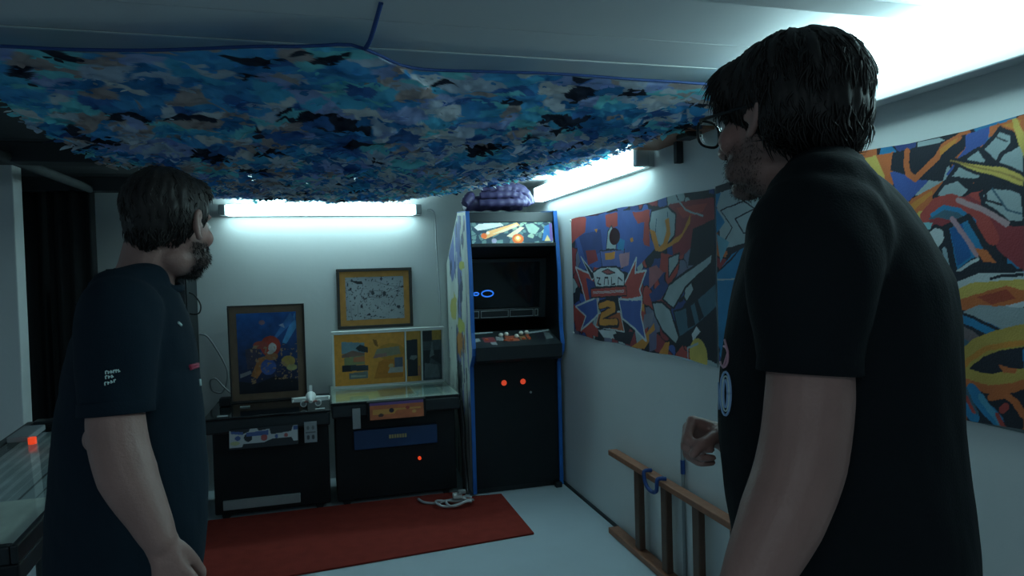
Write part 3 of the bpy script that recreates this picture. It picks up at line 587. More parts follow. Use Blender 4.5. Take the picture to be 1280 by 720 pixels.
# ================================================================== LADDER on its side against the right wall
t = thing('ladder', 'brown wooden ladder lying on its side against the right wall', 'ladder', (1.55, 2.2, 0))
lx0, lx1 = 1.535, 1.59
mkbox('rail', (lx0, .2, .445), (lx1, 3.56, .475), M['ladder'], t, bevel=.004)
mkbox('rail', (lx0 - .01, .2, .002), (lx1 + .0, 3.56, .034), M['ladder'], t, bevel=.004)
for i in range(10):
    y = 3.225 - i * .290
    mkbox('rung', (lx0 + .008, y - .028, .0345), (lx1 - .012, y + .028, .4445), M['rung'], t, bevel=.006)
tag(mktube('blue_strap', [(1.56, 3.08, .487), (1.52, 3.08, .485), (1.518, 3.07, .44), (1.518, 3.04, .415), (1.518, 2.99, .41), (1.518, 2.95, .43), (1.52, 2.94, .485), (1.56, 2.93, .487)], .010, M['bluecord']), 'blue strap looped over the upper ladder rail', 'strap')
t = thing('rod', 'thin grey rod with blue handle standing behind the ladder', 'tool', (1.592, 2.83, 0))
mkcyl('shaft', (1.594, 2.83, .0), (1.594, 2.83, .68), .0085, M['greyp'], t, seg=10)
mkcyl('handle', (1.594, 2.83, .535), (1.594, 2.83, .60), .0105, M['bluecord'], t, seg=12)

# small shelf with a dark device by the right light
t = thing('wall_shelf', 'short brown board shelf high on the right wall beside the net corner', 'shelf', (1.54, 2.8, 2.06))
mkbox('board', (1.44, 2.52, 2.068), (XW - .001, 3.02, 2.084), M['ladder'], t, bevel=.003)
mkbox('bracket', (1.57, 2.78, 1.97), (XW - .001, 2.81, 2.0675), M['beam'], t, bevel=.003)
mkbox('clamp', (1.50, 2.56, 2.045), (1.57, 2.66, 2.0675), M['black'], t, bevel=.005)

# ================================================================== PINBALL TABLE at left
t = thing('pinball_table', 'pinball table with pale striped playfield at the left edge behind the left man', 'pinball table', (-1.03, 2.6, 0))
Mp = Matrix.Translation((-.765, 2.0, .833)) @ Matrix.Rotation(radians(4.4), 4, 'X')
pw, pl = .42, 1.25
mkbox('body', (-pw, 0, -.10), (0, pl, -.045), M['black'], t, bevel=.006, M4=Mp)
for xa, xb in ((-pw, -pw + .035), (-.018, 0)): mkbox('side_rail', (xa, 0, -.0445), (xb, pl, .006), M['satin'], t, bevel=.005, M4=Mp)
mkbox('front_rail', (-pw + .0355, 0, -.0445), (-.0185, .03, .004), M['satin'], t, bevel=.005, M4=Mp)
mkbox('rear_rail', (-pw + .0355, pl - .05, -.0445), (-.0185, pl, .015), M['satin'], t, bevel=.005, M4=Mp)
def p_pf(x, y):
    c = np.empty(x.shape + (3,)); c[:] = (0.50, 0.57, 0.56)
    st = np.sin(x * 60) > .4; c[st & (x < .55)] = (0.78, 0.83, 0.80); c[(np.abs(x - .62) < .012)] = (.04, .05, .05); c[(np.abs(x - .8) < .012)] = (.6, .65, .62); c[(np.abs(x - .75) < .008)] = (.05, .06, .06)
    m = (y < .34) & (x > .42) & (x < .98) & (vn(x * 7, y * 7, 91) > .35); c[m] = (0.97, 1.0, 0.86)  # pale near patch, brightened to carry glare in its colour
    return c * (0.7 + 0.6 * fbm(x * 8, y * 14, 92))[..., None]
R3p = np.array(Mp.to_3x3()); Tp = np.array(Mp.translation)
grid_obj('playfield', 90, 160, lambda U, V: np.stack([-pw + .036 + (pw - .055) * U, .031 + (pl - .083) * V, 0 * U - .03], -1) @ R3p.T + Tp, p_pf, M['paint'], t, (0, 0, -.004))
mkbox('glass_sheet', (-pw + .036, .031, -.002), (-.019, pl - .051, .002), M['glass'], t, M4=Mp)
mkcyl('lamp', Mp @ Vector((-.29, .93, .0025)), Mp @ Vector((-.29, .93, .026)), .014, M['red'], t, seg=16)
mkbox('lamp_holder', (-.385, .96, .0022), (-.31, 1.12, .024), M['greyp'], t, bevel=.004, M4=Mp)
for lx in (-.76 - pw + .04, -.81):
    for ly in (2.05, 3.18):
        bm = bmesh.new(); tube_pts(bm, [(lx, ly, .0), (lx, ly, .775 + (ly - 2.05) * .07)], [.014, .016], 8); obj('leg', bm, M['satin'], t)

# ================================================================== BANNERS on the right wall (flat printed cloth)
def banner(label, y0, y1, z0, z1, layers, base, seed, pal, res=.0036):
    """y0 > y1; layers use wall metres (distance along wall = -y, height z)"""
    nu, nv = int((y0 - y1) / res), int((z1 - z0) / res)
    def pos(U, V):
        y = y0 + (y1 - y0) * U; z = z0 + (z1 - z0) * V
        w = .0045 + .0022 * fbm(U * 5, V * 2.5, seed, 2)
        z = z + .006 * np.sin(U * 17 + seed) * (np.abs(V - .5) * 2) ** 2
        return np.stack([XW - w, y, z], -1)
    def col(U, V):
        y = y0 + (y1 - y0) * U; z = z0 + (z1 - z0) * V; s = -y
        c = np.empty(U.shape + (3,)); c[:] = base
        wx = s * 9 + 1.3 * fbm(s * 6, z * 6, seed + 1); wz = z * 9 + 1.3 * fbm(s * 6, z * 6, seed + 2)
        v, e = voro(wx + .5 * wz, wz - .4 * wx, seed + 3)
        for i, cc in enumerate(pal): c[(v * len(pal)).astype(int) == i] = cc
        c[e < .07] = (0.01, 0.012, 0.02)
        sx = s + .006 * (fbm(s * 30, z * 30, seed + 5) - .5); zx = z + .006 * (fbm(s * 30, z * 30, seed + 6) - .5)
        for L in layers:
            if L[0] == 'p':
                m = inpoly(sx, zx, L[1]); c[m] = L[2]
                if len(L) > 3: c[segdist(sx, zx, L[1] + [L[1][0]]) < L[4]] = L[3]
            elif L[0] == 'l': c[segdist(sx, zx, L[1]) < L[2] / 2] = L[3]
            elif L[0] == 'e': c[((sx - L[1]) / L[3]) ** 2 + ((zx - L[2]) / L[4]) ** 2 < 1] = L[5]
        return c * (0.82 + 0.36 * fbm(s * 12, z * 12, seed + 7))[..., None]
    o = grid_obj('banner', nu, nv, pos, col, M['cloth_print'], None, (.0015, 0, 0)); return tag(o, label, 'banner')
def Q(ox, oy, sc):
    def f(*pts):
        r = []
        for i in range(0, len(pts), 2):
            p = on_x(ox + pts[i] / sc, oy + pts[i + 1] / sc, XW); r.append((-p.y, p.z))
        return r
    return f
K = (0.012, 0.016, 0.028); RD = (0.42, 0.06, 0.05); RD2 = (0.27, 0.035, 0.045); BU = (0.05, 0.10, 0.34); BU2 = (0.03, 0.055, 0.20); WH = (0.50, 0.56, 0.58); PG = (0.32, 0.40, 0.42)
OG = (0.60, 0.24, 0.04); YE = (0.60, 0.44, 0.10); TL = (0.05, 0.12, 0.17); CY = (0.02, 0.20, 0.40); FL = (0.55, 0.14, 0.04)
q = Q(715, 240, 3.275)
def E_(cx, cy, r, rz, c): p = q(cx, cy)[0]; return ('e', p[0], p[1], r, rz, c)
LA = [('p', q(0, 105, 330, 66, 345, 230, 250, 330, 40, 300), BU), ('p', q(30, 180, 120, 150, 130, 240, 60, 280), BU2), ('p', q(200, 130, 320, 110, 320, 250, 260, 300), BU),
      ('p', q(0, 106, 62, 104, 58, 165, 22, 192, 0, 215), RD), ('p', q(140, 92, 190, 88, 190, 140, 165, 150, 143, 140), RD), ('p', q(250, 82, 322, 68, 322, 225, 300, 215, 285, 150), RD), ('p', q(262, 130, 300, 120, 296, 190), BU),
      ('p', q(60, 240, 100, 235, 110, 280, 70, 300), RD2), ('p', q(143, 235, 150, 160, 165, 140, 185, 185, 183, 235), PG, K, .004), ('p', q(118, 240, 218, 235, 212, 310, 128, 312), (0.10, 0.13, 0.36), K, .004), ('p', q(138, 250, 180, 245, 178, 275, 140, 278), OG),
      ('p', q(190, 185, 220, 200, 215, 240, 190, 235), CY), ('p', q(240, 190, 252, 185, 256, 200, 244, 205), OG), ('p', q(95, 150, 108, 148, 104, 165), OG), ('p', q(195, 255, 240, 245, 235, 300, 205, 310), (0.42, 0.22, 0.28)),
      # right: abstract armour plates over red
      ('p', q(400, 55, 610, 10, 610, 60, 560, 160, 470, 250, 420, 280), RD2), ('p', q(430, 70, 560, 40, 540, 80, 460, 110), RD), ('l', q(440, 40, 470, 75, 540, 95), .008, PG), ('p', q(500, 150, 600, 100, 600, 300, 480, 300), K),
      ('p', q(330, 75, 395, 62, 430, 95, 425, 180, 395, 215, 360, 245, 330, 190, 320, 130), PG, K, .005), ('l', q(350, 110, 345, 200, 370, 225), .006, TL), ('l', q(395, 85, 400, 170, 385, 200), .005, TL),
      ('p', q(322, 150, 345, 160, 362, 225, 378, 210, 392, 160, 385, 115, 402, 110, 408, 175, 395, 215, 455, 170, 490, 90, 488, 130, 445, 200, 370, 245, 345, 240), OG),
      ('p', q(370, 250, 420, 260, 400, 330, 360, 330), RD), ('p', q(400, 270, 445, 250, 440, 290, 400, 350), PG, K, .004), ('p', q(320, 310, 350, 300, 380, 330, 320, 400), (0.36, 0.12, 0.14)),
      ('p', q(440, 320, 520, 300, 500, 350, 430, 360), (0.16, 0.15, 0.24)), ('p', q(600, 250, 600, 700, 480, 640, 430, 620, 440, 500, 560, 300), K),
      ('p', q(375, 440, 400, 380, 480, 320, 582, 250, 576, 292, 470, 390, 420, 478), PG, K, .006), ('p', q(320, 420, 380, 360, 400, 380, 370, 440, 330, 450), BU2),
      ('p', q(332, 452, 370, 450, 405, 480, 442, 600, 430, 628, 375, 570, 345, 510), PG, K, .006), ('p', q(420, 490, 480, 470, 595, 370, 598, 470, 500, 560, 445, 600), TL, K, .005), ('p', q(470, 480, 490, 465, 510, 545, 480, 560), K), ('p', q(505, 450, 520, 440, 545, 510, 525, 530), K),
      ('p', q(495, 585, 515, 550, 530, 570, 500, 610), WH), E_(522, 668, .075, .075, YE), ('l', q(480, 700, 478, 640, 520, 620), .01, PG), ('p', q(355, 670, 385, 618, 404, 615, 396, 672), OG), ('p', q(245, 635, 290, 600, 340, 535, 345, 570, 300, 640), OG), ('p', q(320, 580, 350, 560, 350, 640, 320, 650), (0.13, 0.12, 0.22)),
      ('p', q(270, 450, 300, 460, 300, 490, 275, 480), OG), ('p', q(300, 500, 340, 490, 330, 540, 290, 570), (0.2, 0.2, 0.26)),
      ('p', q(10, 460, 50, 500, 110, 560, 110, 590, 20, 570), RD), ('p', q(110, 560, 180, 570, 200, 610, 130, 590), WH), ('p', q(170, 585, 260, 570, 240, 630, 180, 610), K),
      # emblem: spiky wings, dome, ribbon and the figure 2
      ('p', q(18, 308, 110, 350, 112, 470, 60, 452, 42, 380), RD, WH, .006), ('p', q(40, 265, 100, 345, 85, 360), K, WH, .004), ('p', q(268, 268, 262, 330, 308, 322, 280, 400, 290, 430, 200, 450, 215, 380, 240, 330), RD, WH, .006),
      ('p', q(18, 470, 105, 430, 110, 500, 40, 570, 60, 510), BU, WH, .006), ('p', q(195, 440, 290, 440, 285, 500, 308, 606, 262, 560, 210, 520), BU, WH, .006), ('p', q(60, 350, 100, 370, 100, 430, 75, 440), BU2),
      ('p', q(88, 330, 120, 308, 185, 305, 218, 335, 218, 385, 100, 390), WH, K, .005), ('p', q(125, 325, 150, 316, 180, 330, 150, 338), (0.3, 0.08, 0.08), K, .003), ('l', q(105, 350, 118, 352, 108, 375, 122, 378), .009, K), ('l', q(135, 378, 138, 350, 150, 350, 152, 378), .009, K), ('l', q(165, 350, 165, 378, 180, 376), .009, K), ('l', q(192, 376, 194, 350, 208, 362), .009, K),
      ('p', q(80, 395, 225, 385, 228, 425, 82, 432), RD, K, .004), ('l', q(90, 412, 215, 405), .012, WH), ('l', q(90, 412, 215, 405), .005, RD),
      ('p', q(100, 548, 112, 495, 200, 490, 218, 575, 160, 562), (0.40, 0.10, 0.04), WH, .004), ('l', q(118, 462, 150, 452, 178, 458, 180, 480, 128, 505, 118, 535, 188, 538), .058, K), ('l', q(118, 466, 150, 456, 175, 462, 176, 480, 126, 505, 120, 531, 186, 534), .036, OG)]
pA = [BU2, RD2, K, BU, PG, K, (0.15, 0.16, 0.24), RD]
pTL, pAB, pBB = on_x(715, 275, XW), on_x(895, 244, XW), on_x(1280, 538, XW)
banner('wide cloth banner with a red winged emblem and orange 2 beside the arcade cabinet', pTL.y, pAB.y + .006, 1.075, 1.828, LA, K, 101, pA)

q = Q(1080, 140, 3.43)
q1 = Q(700, 220, 2.77); q3 = Q(1180, 330, 3.27)
LB = [('p', q1(540, 60, 640, 30, 760, 10, 760, 200, 640, 240, 560, 260), PG, K, .006), ('l', q1(560, 120, 640, 90, 700, 130), .006, K), ('l', q1(610, 150, 690, 110, 690, 190, 640, 200, 610, 150), .006, K), ('l', q1(560, 250, 600, 180, 560, 120), .005, K), ('p', q1(535, 65, 560, 60, 545, 110, 575, 160, 545, 200), CY),
      ('p', q1(545, 200, 590, 230, 560, 300), (0.12, 0.32, 0.42)), ('p', q1(545, 600, 545, 340, 600, 270, 700, 220, 760, 220, 760, 700, 600, 690), CY), ('p', q1(545, 340, 600, 290, 640, 240, 560, 320), K), ('l', q1(545, 360, 640, 355), .006, PG), ('p', q1(540, 560, 560, 600, 545, 660), K),
      ('p', q(-420, 330, -100, 220, 0, 210, 0, 700, -420, 700), RD2), ('p', q(-300, 300, -100, 240, -60, 480, -280, 560), BU2), ('p', q(-150, 600, 200, 500, 260, 720, -150, 800), K),
      ('p', q(-30, 215, 62, 190, 100, 250, 92, 300, 0, 300), YE), ('p', q(60, 190, 135, 172, 130, 310, 100, 285), FL), ('p', q(118, 262, 190, 215, 285, 290, 200, 380, 165, 400, 140, 330), BU), ('p', q(118, 250, 130, 175, 445, 90, 438, 150, 360, 235, 345, 290, 250, 290, 190, 270), K),
      ('l', q(412, 102, 345, 140, 318, 190, 260, 250, 225, 285, 195, 262, 188, 215, 192, 165), .018, FL), ('p', q(330, 150, 412, 98, 400, 120, 330, 185), OG),
      ('p', q(442, 92, 548, 62, 532, 130, 470, 165, 378, 285, 358, 262, 440, 150), BU), ('p', q(545, 65, 700, 20, 700, 130, 640, 100, 590, 75, 540, 110), FL), ('p', q(600, 60, 680, 45, 670, 90), OG),
      ('p', q(175, 405, 215, 370, 345, 290, 335, 350, 275, 425, 215, 450), FL), ('p', q(215, 450, 245, 420, 285, 425, 240, 470), YE), ('p', q(200, 400, 300, 330, 300, 350, 220, 420), OG),
      ('p', q(345, 290, 380, 270, 540, 320, 480, 380, 400, 370), K), ('p', q(590, 75, 648, 102, 640, 140, 575, 222, 508, 165), PG, K, .006), ('l', q(560, 100, 620, 130), .004, K), ('p', q(368, 278, 425, 200, 500, 155, 535, 200, 505, 290, 440, 290), PG, K, .006), ('l', q(440, 200, 500, 240), .005, K),
      ('p', q(308, 362, 350, 300, 410, 282, 465, 330, 420, 375, 350, 372), PG, K, .006), ('p', q(575, 225, 600, 180, 700, 130, 700, 290, 640, 250), PG, K, .006), ('p', q(640, 38, 662, 36, 700, 110, 700, 210, 670, 140), YE),
      ('p', q(400, 370, 530, 330, 560, 420, 700, 480, 700, 690, 640, 640, 590, 600, 520, 500, 480, 450), RD2), ('p', q(450, 350, 530, 330, 510, 390), RD),
      ('l', q(270, 445, 320, 392, 380, 375, 440, 400, 520, 470, 560, 540), .035, RD), ('p', q(280, 460, 340, 405, 400, 410, 440, 450, 380, 460, 330, 450), TL), ('l', q(300, 440, 350, 405, 420, 420, 480, 470), .012, CY),
      ('p', q(350, 192, 420, 205, 610, 232, 700, 275, 700, 330, 590, 290, 470, 250, 400, 220), YE, K, .004), ('l', q(380, 204, 600, 262, 700, 300), .004, (0.35, 0.22, 0.06)),
      ('p', q(510, 350, 560, 320, 640, 325, 690, 345, 700, 480, 630, 480, 570, 430, 520, 400), PG, K, .006), ('l', q(530, 340, 530, 380, 600, 400), .006, K), ('l', q(560, 330, 620, 420, 680, 440), .005, TL), ('l', q(410, 375, 520, 420, 620, 480), .014, (0.45, 0.30, 0.32)),
      ('p', q(255, 700, 340, 560, 370, 600, 400, 710), K), ('p', q(360, 490, 455, 448, 500, 520, 540, 600, 400, 695), CY, K, .008), ('p', q(375, 500, 430, 475, 470, 620, 410, 660), (0.01, 0.10, 0.30)), ('l', q(385, 455, 440, 530, 490, 610), .014, (0.42, 0.25, 0.30)), ('l', q(400, 688, 495, 630), .008, WH),
      ('p', q(480, 580, 530, 590, 585, 658, 520, 640), FL), ('p', q(500, 640, 640, 650, 690, 690, 400, 712), K), ('p', q(270, 520, 310, 485, 350, 500, 358, 545, 325, 600, 290, 575), WH, K, .005), ('p', q(240, 475, 300, 470, 290, 500, 250, 500), (0.2, 0.45, 0.5)), ('l', q(350, 590, 375, 700), .012, (0.3, 0.4, 0.45)),
      # lower half
      ('p', q3(-330, 60, 40, 30, 330, 20, 330, 800, -330, 700), K), ('p', q3(-40, 110, 60, 75, 150, 38, 340, 32, 340, 175, 200, 180, 60, 110), WH), ('l', q3(200, 60, 250, 45, 330, 45), .008, K),
      ('p', q3(-60, 160, 120, 78, 340, 60, 340, 120, 220, 110, 140, 130, 40, 150), YE), ('p', q3(-60, 190, 60, 150, 130, 125, 260, 90, 340, 105, 340, 150, 220, 180, 60, 188), FL), ('p', q3(140, 135, 260, 105, 300, 140, 200, 165), (0.38, 0.06, 0.03)),
      ('p', q3(60, 205, 150, 168, 340, 178, 340, 285, 250, 292), (0.28, 0.34, 0.36)), ('l', q3(-20, 180, 130, 235, 260, 300, 330, 310), .028, CY), ('l', q3(-20, 165, 130, 218, 260, 285), .008, K), ('p', q3(50, 235, 120, 270, 200, 330, 140, 345, 55, 285), (0.16, 0.12, 0.13)),
      ('l', q3(40, 290, 130, 350, 260, 400), .022, TL), ('l', q3(180, 360, 260, 400), .012, (0.1, 0.3, 0.4)), ('p', q3(40, 290, 90, 370, 50, 420, 30, 420), RD2), ('p', q3(80, 440, 140, 370, 330, 350, 330, 440, 180, 465), K),
      ('l', q3(340, 290, 220, 315, 150, 340, 105, 375, 58, 420, 60, 448, 120, 470, 200, 490, 340, 470), .050, (0.48, 0.33, 0.07)), ('l', q3(330, 320, 180, 345, 110, 390, 80, 430), .014, OG), ('l', q3(40, 455, 100, 485, 190, 512, 290, 508, 330, 495), .022, FL),
      ('l', q3(200, 545, 260, 535, 300, 570, 330, 620), .018, FL), ('p', q3(230, 410, 300, 430, 300, 450, 250, 445), FL), ('l', q3(40, 490, 75, 560, 130, 620), .030, CY), ('l', q3(120, 510, 180, 590, 225, 640), .032, CY), ('l', q3(160, 540, 240, 660), .016, (0.08, 0.3, 0.45)), ('l', q3(90, 500, 140, 600), .012, TL), ('l', q3(30, 570, 90, 620), .016, FL), ('l', q3(245, 600, 262, 585), .018, RD), ('l', q3(225, 620, 250, 670), .012, RD), ('l', q3(100, 540, 130, 600), .010, RD)]
pB = [K, RD2, BU2, PG, K, CY, FL, K]
banner('wide cloth banner of pale armour plates and orange flames behind the right man', pAB.y - .006, pBB.y - .35, 1.085, 1.83, LB, K, 201, pB, .0025)
for y, z, w in ((pTL.y - .01, 1.82, 'upper left'), (pTL.y - .01, 1.085, 'lower left')):
    tag(mksph('push_pin', (XW - .013, y, z), (.006, .008, .008), M['white'], seg=10), 'white push pin at the %s corner of the winged emblem banner' % w, 'pin')

# ================================================================== CAMOUFLAGE NET
net = thing('camouflage_net', 'blue and grey camouflage netting slung under the ceiling', 'net', (0.2, 3.3, 1.92))
def sheet(U, V, ruff=True):
    """U across the room, V from near edge to far edge"""
    xl = -1.45 + .0 * V; xr = 1.50
    # near edge pulled up at the cord
    near_y = 1.99 - .17 * np.exp(-((U - .505) / np.where(U < .505, .16, .045)) ** 2) - .04 * (U - .5)
    far_y = 4.66 - .5 * np.clip(U - .6, 0, 1)
    y = near_y + (far_y - near_y) * V
    l = np.interp(V, [0, .05, .11, .21, .39, .47, .87, 1], [-1.3, -1.0, -.88, -.85, -.81, -.70, -.60, -.58]); r = np.interp(V, [0, .2, .5, .8, 1], [1.46, 1.44, 1.36, 1.22, 1.05])
    x = l + (r - l) * U
    e = np.abs(U - .5) * 2
    near_z = 2.095 + .012 * np.exp(-((U - .505) / .032) ** 2) - .012 * (1 - np.abs(np.sin(U * pi * 2.0)))
    mid = np.interp(V, [0, .06, .16, .30, .5, .75, .92, 1], [0, -.035, -.11, -.155, -.165, -.135, -.10, -.075])
    side = np.interp(e, [0, .3, .6, .8, 1], [1, .92, .62, .35, .10]); side = np.where(U < .5, np.interp(e, [0, .6, .85, 1], [1, .95, .8, .62]), side)
    z = near_z + mid * side + .012 * (fbm(U * 6, V * 7, 301) - .5)
    if ruff:
        a = .022 * (.3 + np.clip(V * 4, 0, .7))
        z = z + a * (fbm(x * 16, y * 16, 303) - .5) * 3; y = y + a * (fbm(x * 16, y * 16, 305) - .5) * 2; x = x + a * (fbm(x * 14, y * 14, 307) - .5) * 2
    return np.stack([x, y, z], -1)
CAMO = np.clip(1.7 * np.array([(0.04, 0.13, 0.33), (0.06, 0.28, 0.50), (0.14, 0.46, 0.66), (0.42, 0.46, 0.50), (0.24, 0.31, 0.55), (0.012, 0.018, 0.035), (0.33, 0.27, 0.26), (0.07, 0.34, 0.58), (0.60, 0.68, 0.72), (0.03, 0.17, 0.36), (0.36, 0.42, 0.50), (0.05, 0.24, 0.46)]), 0, .85)
def camo(x, y):
    wx = x * 9.5 + 1.6 * fbm(x * 7, y * 7, 311); wy = y * 11.5 + 1.6 * fbm(x * 7, y * 7, 313)
    v, e = voro(wx, wy, 315); c = CAMO[(v * 11.99).astype(int)]
    v2, e2 = voro(wx * 1.7 + 3, wy * 1.7 + 8, 317); m = v2 > .72; c = np.where(m[..., None], CAMO[((v2 * 997) % 11.99).astype(int)], c)
    return c
nu, nv = 430, 400
U, V = np.meshgrid(np.linspace(0, 1, nu), np.linspace(0, 1, nv) ** 1.15)
P = sheet(U, V); Pf = sheet(U, V, False); Cc = camo(Pf[..., 0], Pf[..., 1] * 1.0 + Pf[..., 2] * -1.2)
idx = np.arange(nu * nv).reshape(nv, nu); qd = np.stack([idx[:-1, :-1], idx[1:, :-1], idx[1:, 1:], idx[:-1, 1:]], -1).reshape(-1, 4)
cx, cy = Pf[..., 0][:-1, :-1].ravel(), Pf[..., 1][:-1, :-1].ravel(); vv = V[:-1, :-1].ravel()
hv, he = voro(cx * 30, cy * 38, 321); hn = fbm(cx * 9, cy * 9, 323)
hole = (he > .34) & (hv > .35) & (((vv > .80) & (hn > .40)) | ((vv > .35) & (hn > .62)))
raw_obj('netting_sheet', P.reshape(-1, 3), qd[~hole], Cc.reshape(-1, 3), M['net'], net)
# cut leaf flaps hanging under the sheet: uncountable, one object
nf = 9000
u = rng.random(nf); v = rng.random(nf) ** .9; v = np.where(rng.random(nf) < .3, .5 + v * .5, v); v = np.clip(v, .01, 1)
edge = rng.random(nf) < .05; u = np.where(edge, (rng.random(nf) < .5) * 1.0, u)
B = sheet(u, v, True); B0 = sheet(u, v, False); fc = camo(B0[..., 0] + rng.normal(0, .012, nf), B0[..., 1] - 1.2 * B0[..., 2] + rng.normal(0, .012, nf))
fc = fc * (0.75 + .5 * rng.random((nf, 1)))
ang = rng.random(nf) * 2 * pi; L_ = .022 + .024 * rng.random(nf); L_ *= np.where(v < .15, .7, 1.0); Wd = L_ * (.55 + .5 * rng.random(nf)); droop = .1 + .45 * rng.random(nf); droop *= np.where(v < .2, .5, 1)
dx, dy = np.cos(ang), np.sin(ang); ns = 4; Pl = []; 
prof_w = [.35, 1.0, .75, .12]
for i in range(ns):
    s = i / (ns - 1); f = L_ * s; zz = -.003 - droop * L_ * s * s * .9; w = Wd * prof_w[i] * .5; curl = .25 * w
    for sg in (-1, 0, 1):
        Pl.append(np.stack([B[:, 0] + dx * f - dy * w * sg, B[:, 1] + dy * f + dx * w * sg, B[:, 2] + zz - (curl if sg else 0)], -1))
Pl = np.stack(Pl, 1).reshape(-1, 3); base_i = np.arange(nf)[:, None] * 12; qs = []
for i in range(ns - 1):
    for j in range(2): a = i * 3 + j; qs.append(base_i + np.array([a, a + 1, a + 4, a + 3]))
qs = np.stack(qs, 1).reshape(-1, 4)
fl = raw_obj('leaf_flaps', Pl, qs, np.repeat(fc, 12, 0), M['net'], net); fl['kind'] = 'stuff'
# edge cord and its hanger
ev = sheet(np.linspace(0, 1, 80), np.zeros(80), False); mktube('edge_cord', [tuple(p + np.array([0, -.004, .002])) for p in ev[::2]], .0045, M['bluecord'], net, n=2, seg=6)
pc = ev[41]; tie = Vector(pc)
tag(mktube('hanging_cord', [tie + Vector((0, -.003, 0)), tie + Vector((.012, -.06, .012)), (tie.x + .03, tie.y - .16, ZC - .004)], .006, M['bluecord'], n=4), 'blue cord tying the front edge of the net up to the ceiling', 'cord')

# ================================================================== PEOPLE
UP = Vector((0, 0, 1))
def remesh(name, bm, vox, m, parent, smooth_it=4, factor=.5):
    me = bpy.data.meshes.new(name + '_src'); bm.normal_update(); bm.to_mesh(me); bm.free(); o = bpy.data.objects.new('tmp', me); COL.objects.link(o)
    r = o.modifiers.new('r', 'REMESH'); r.mode = 'VOXEL'; r.voxel_size = vox; s = o.modifiers.new('s', 'SMOOTH'); s.factor = factor; s.iterations = smooth_it
    bpy.context.view_layer.update(); dg = bpy.context.evaluated_depsgraph_get(); out = bpy.data.meshes.new_from_object(o.evaluated_get(dg)); out.name = name
    bpy.data.objects.remove(o); bpy.data.meshes.remove(me); out.polygons.foreach_set('use_smooth', [True] * len(out.polygons)); return obj(name, out, m, parent)
def coords(me):
    a = np.empty(len(me.vertices) * 3, np.float32); me.vertices.foreach_get('co', a); return a.reshape(-1, 3).astype(float)
def normals(me):
    a = np.empty(len(me.vertices) * 3, np.float32); me.vertices.foreach_get('normal', a); return a.reshape(-1, 3).astype(float)
def set_coords(me, P): me.vertices.foreach_set('co', P.astype(np.float32).ravel()); me.update()
def set_col(me, c):
    a = me.color_attributes.new('Col', 'FLOAT_COLOR', 'POINT'); cc = np.ones((len(c), 4), np.float32); cc[:, :3] = c; a.data.foreach_set('color', cc.ravel())
def sleeve(bm, pts, rs, seg=28):
    sp_ = spline(pts, 6); k = len(sp_); rr = np.interp(np.linspace(0, len(pts) - 1, k), range(len(pts)), rs); tube_pts(bm, sp_, list(rr), seg); sph(bm, sp_[0], rr[0], seg=16)
def hem(name, a, b, r, m, parent):
    """stitched hem: short open band around the arm at the sleeve end"""
    d = (b - a).normalized(); u_ = d.orthogonal().normalized(); v_ = d.cross(u_); bm = bmesh.new(); R_ = []
    for off, rad in ((-.020, r + .0015), (.004, r + .0025), (.006, r + .0005), (.004, r - .004), (-.012, r - .010)):
        R_.append([bm.verts.new(b + d * off + (u_ * cos(q_) + v_ * sin(q_)) * rad) for q_ in np.linspace(0, 2 * pi, 40, endpoint=False)])
    for A, B in zip(R_[:-1], R_[1:]):
        for i in range(40): bm.faces.new((A[i], A[(i + 1) % 40], B[(i + 1) % 40], B[i])).smooth = True
    bmesh.ops.recalc_face_normals(bm, faces=bm.faces); return obj(name, bm, m, parent)
def limb(bm, pts, rs, seg=16, n=5):
    sp_ = spline(pts, n); k = len(sp_); rr = np.interp(np.linspace(0, len(pts) - 1, k), range(len(pts)), rs); tube_pts(bm, sp_, list(rr), seg)
    sph(bm, sp_[0], rr[0], seg=14); sph(bm, sp_[-1], rr[-1], seg=14)
def loft(bm, rings, grow=0.0, k=40, p=2.25):
    """rings: centre, right vector (half width), depth vector (half thickness)"""
    R_ = []
    for c, a, b in rings:
        a = a.normalized() * (a.length + grow); b = b.normalized() * (b.length + grow); row = []
        for i in range(k):
            t_ = 2 * pi * i / k; cx, cy = cos(t_), sin(t_); f = (abs(cx) ** p + abs(cy) ** p) ** (-1 / p); row.append(bm.verts.new(c + a * cx * f + b * cy * f))
        R_.append(row)
    for A, B in zip(R_[:-1], R_[1:]):
        for i in range(k): bm.faces.new((A[i], A[(i + 1) % k], B[(i + 1) % k], B[i]))
    bm.faces.new(R_[0][::-1]); bm.faces.new(R_[-1]); bmesh.ops.recalc_face_normals(bm, faces=bm.faces)
def rows(data, w0):
    """(py, px left, px right, half thickness m, extra depth) -> rings finely interpolated"""
    d = np.array([r if len(r) == 5 else (*r, 0) for r in data], float); ys = np.linspace(d[0, 0], d[-1, 0], 40); out = []
    for y in ys:
        l, r, th, dw = (np.interp(y, d[:, 0], d[:, i]) for i in (1, 2, 3, 4)); w = w0 + dw
        rd = ray((l + r) / 2, y); rd.z = 0; hl = rd.length; rd.normalize(); out.append((at((l + r) / 2, y, w), Vector((rd.y, -rd.x, 0)) * ((r - l) / 2 * w / F_PX * .985 / hl), rd * th))
    return out
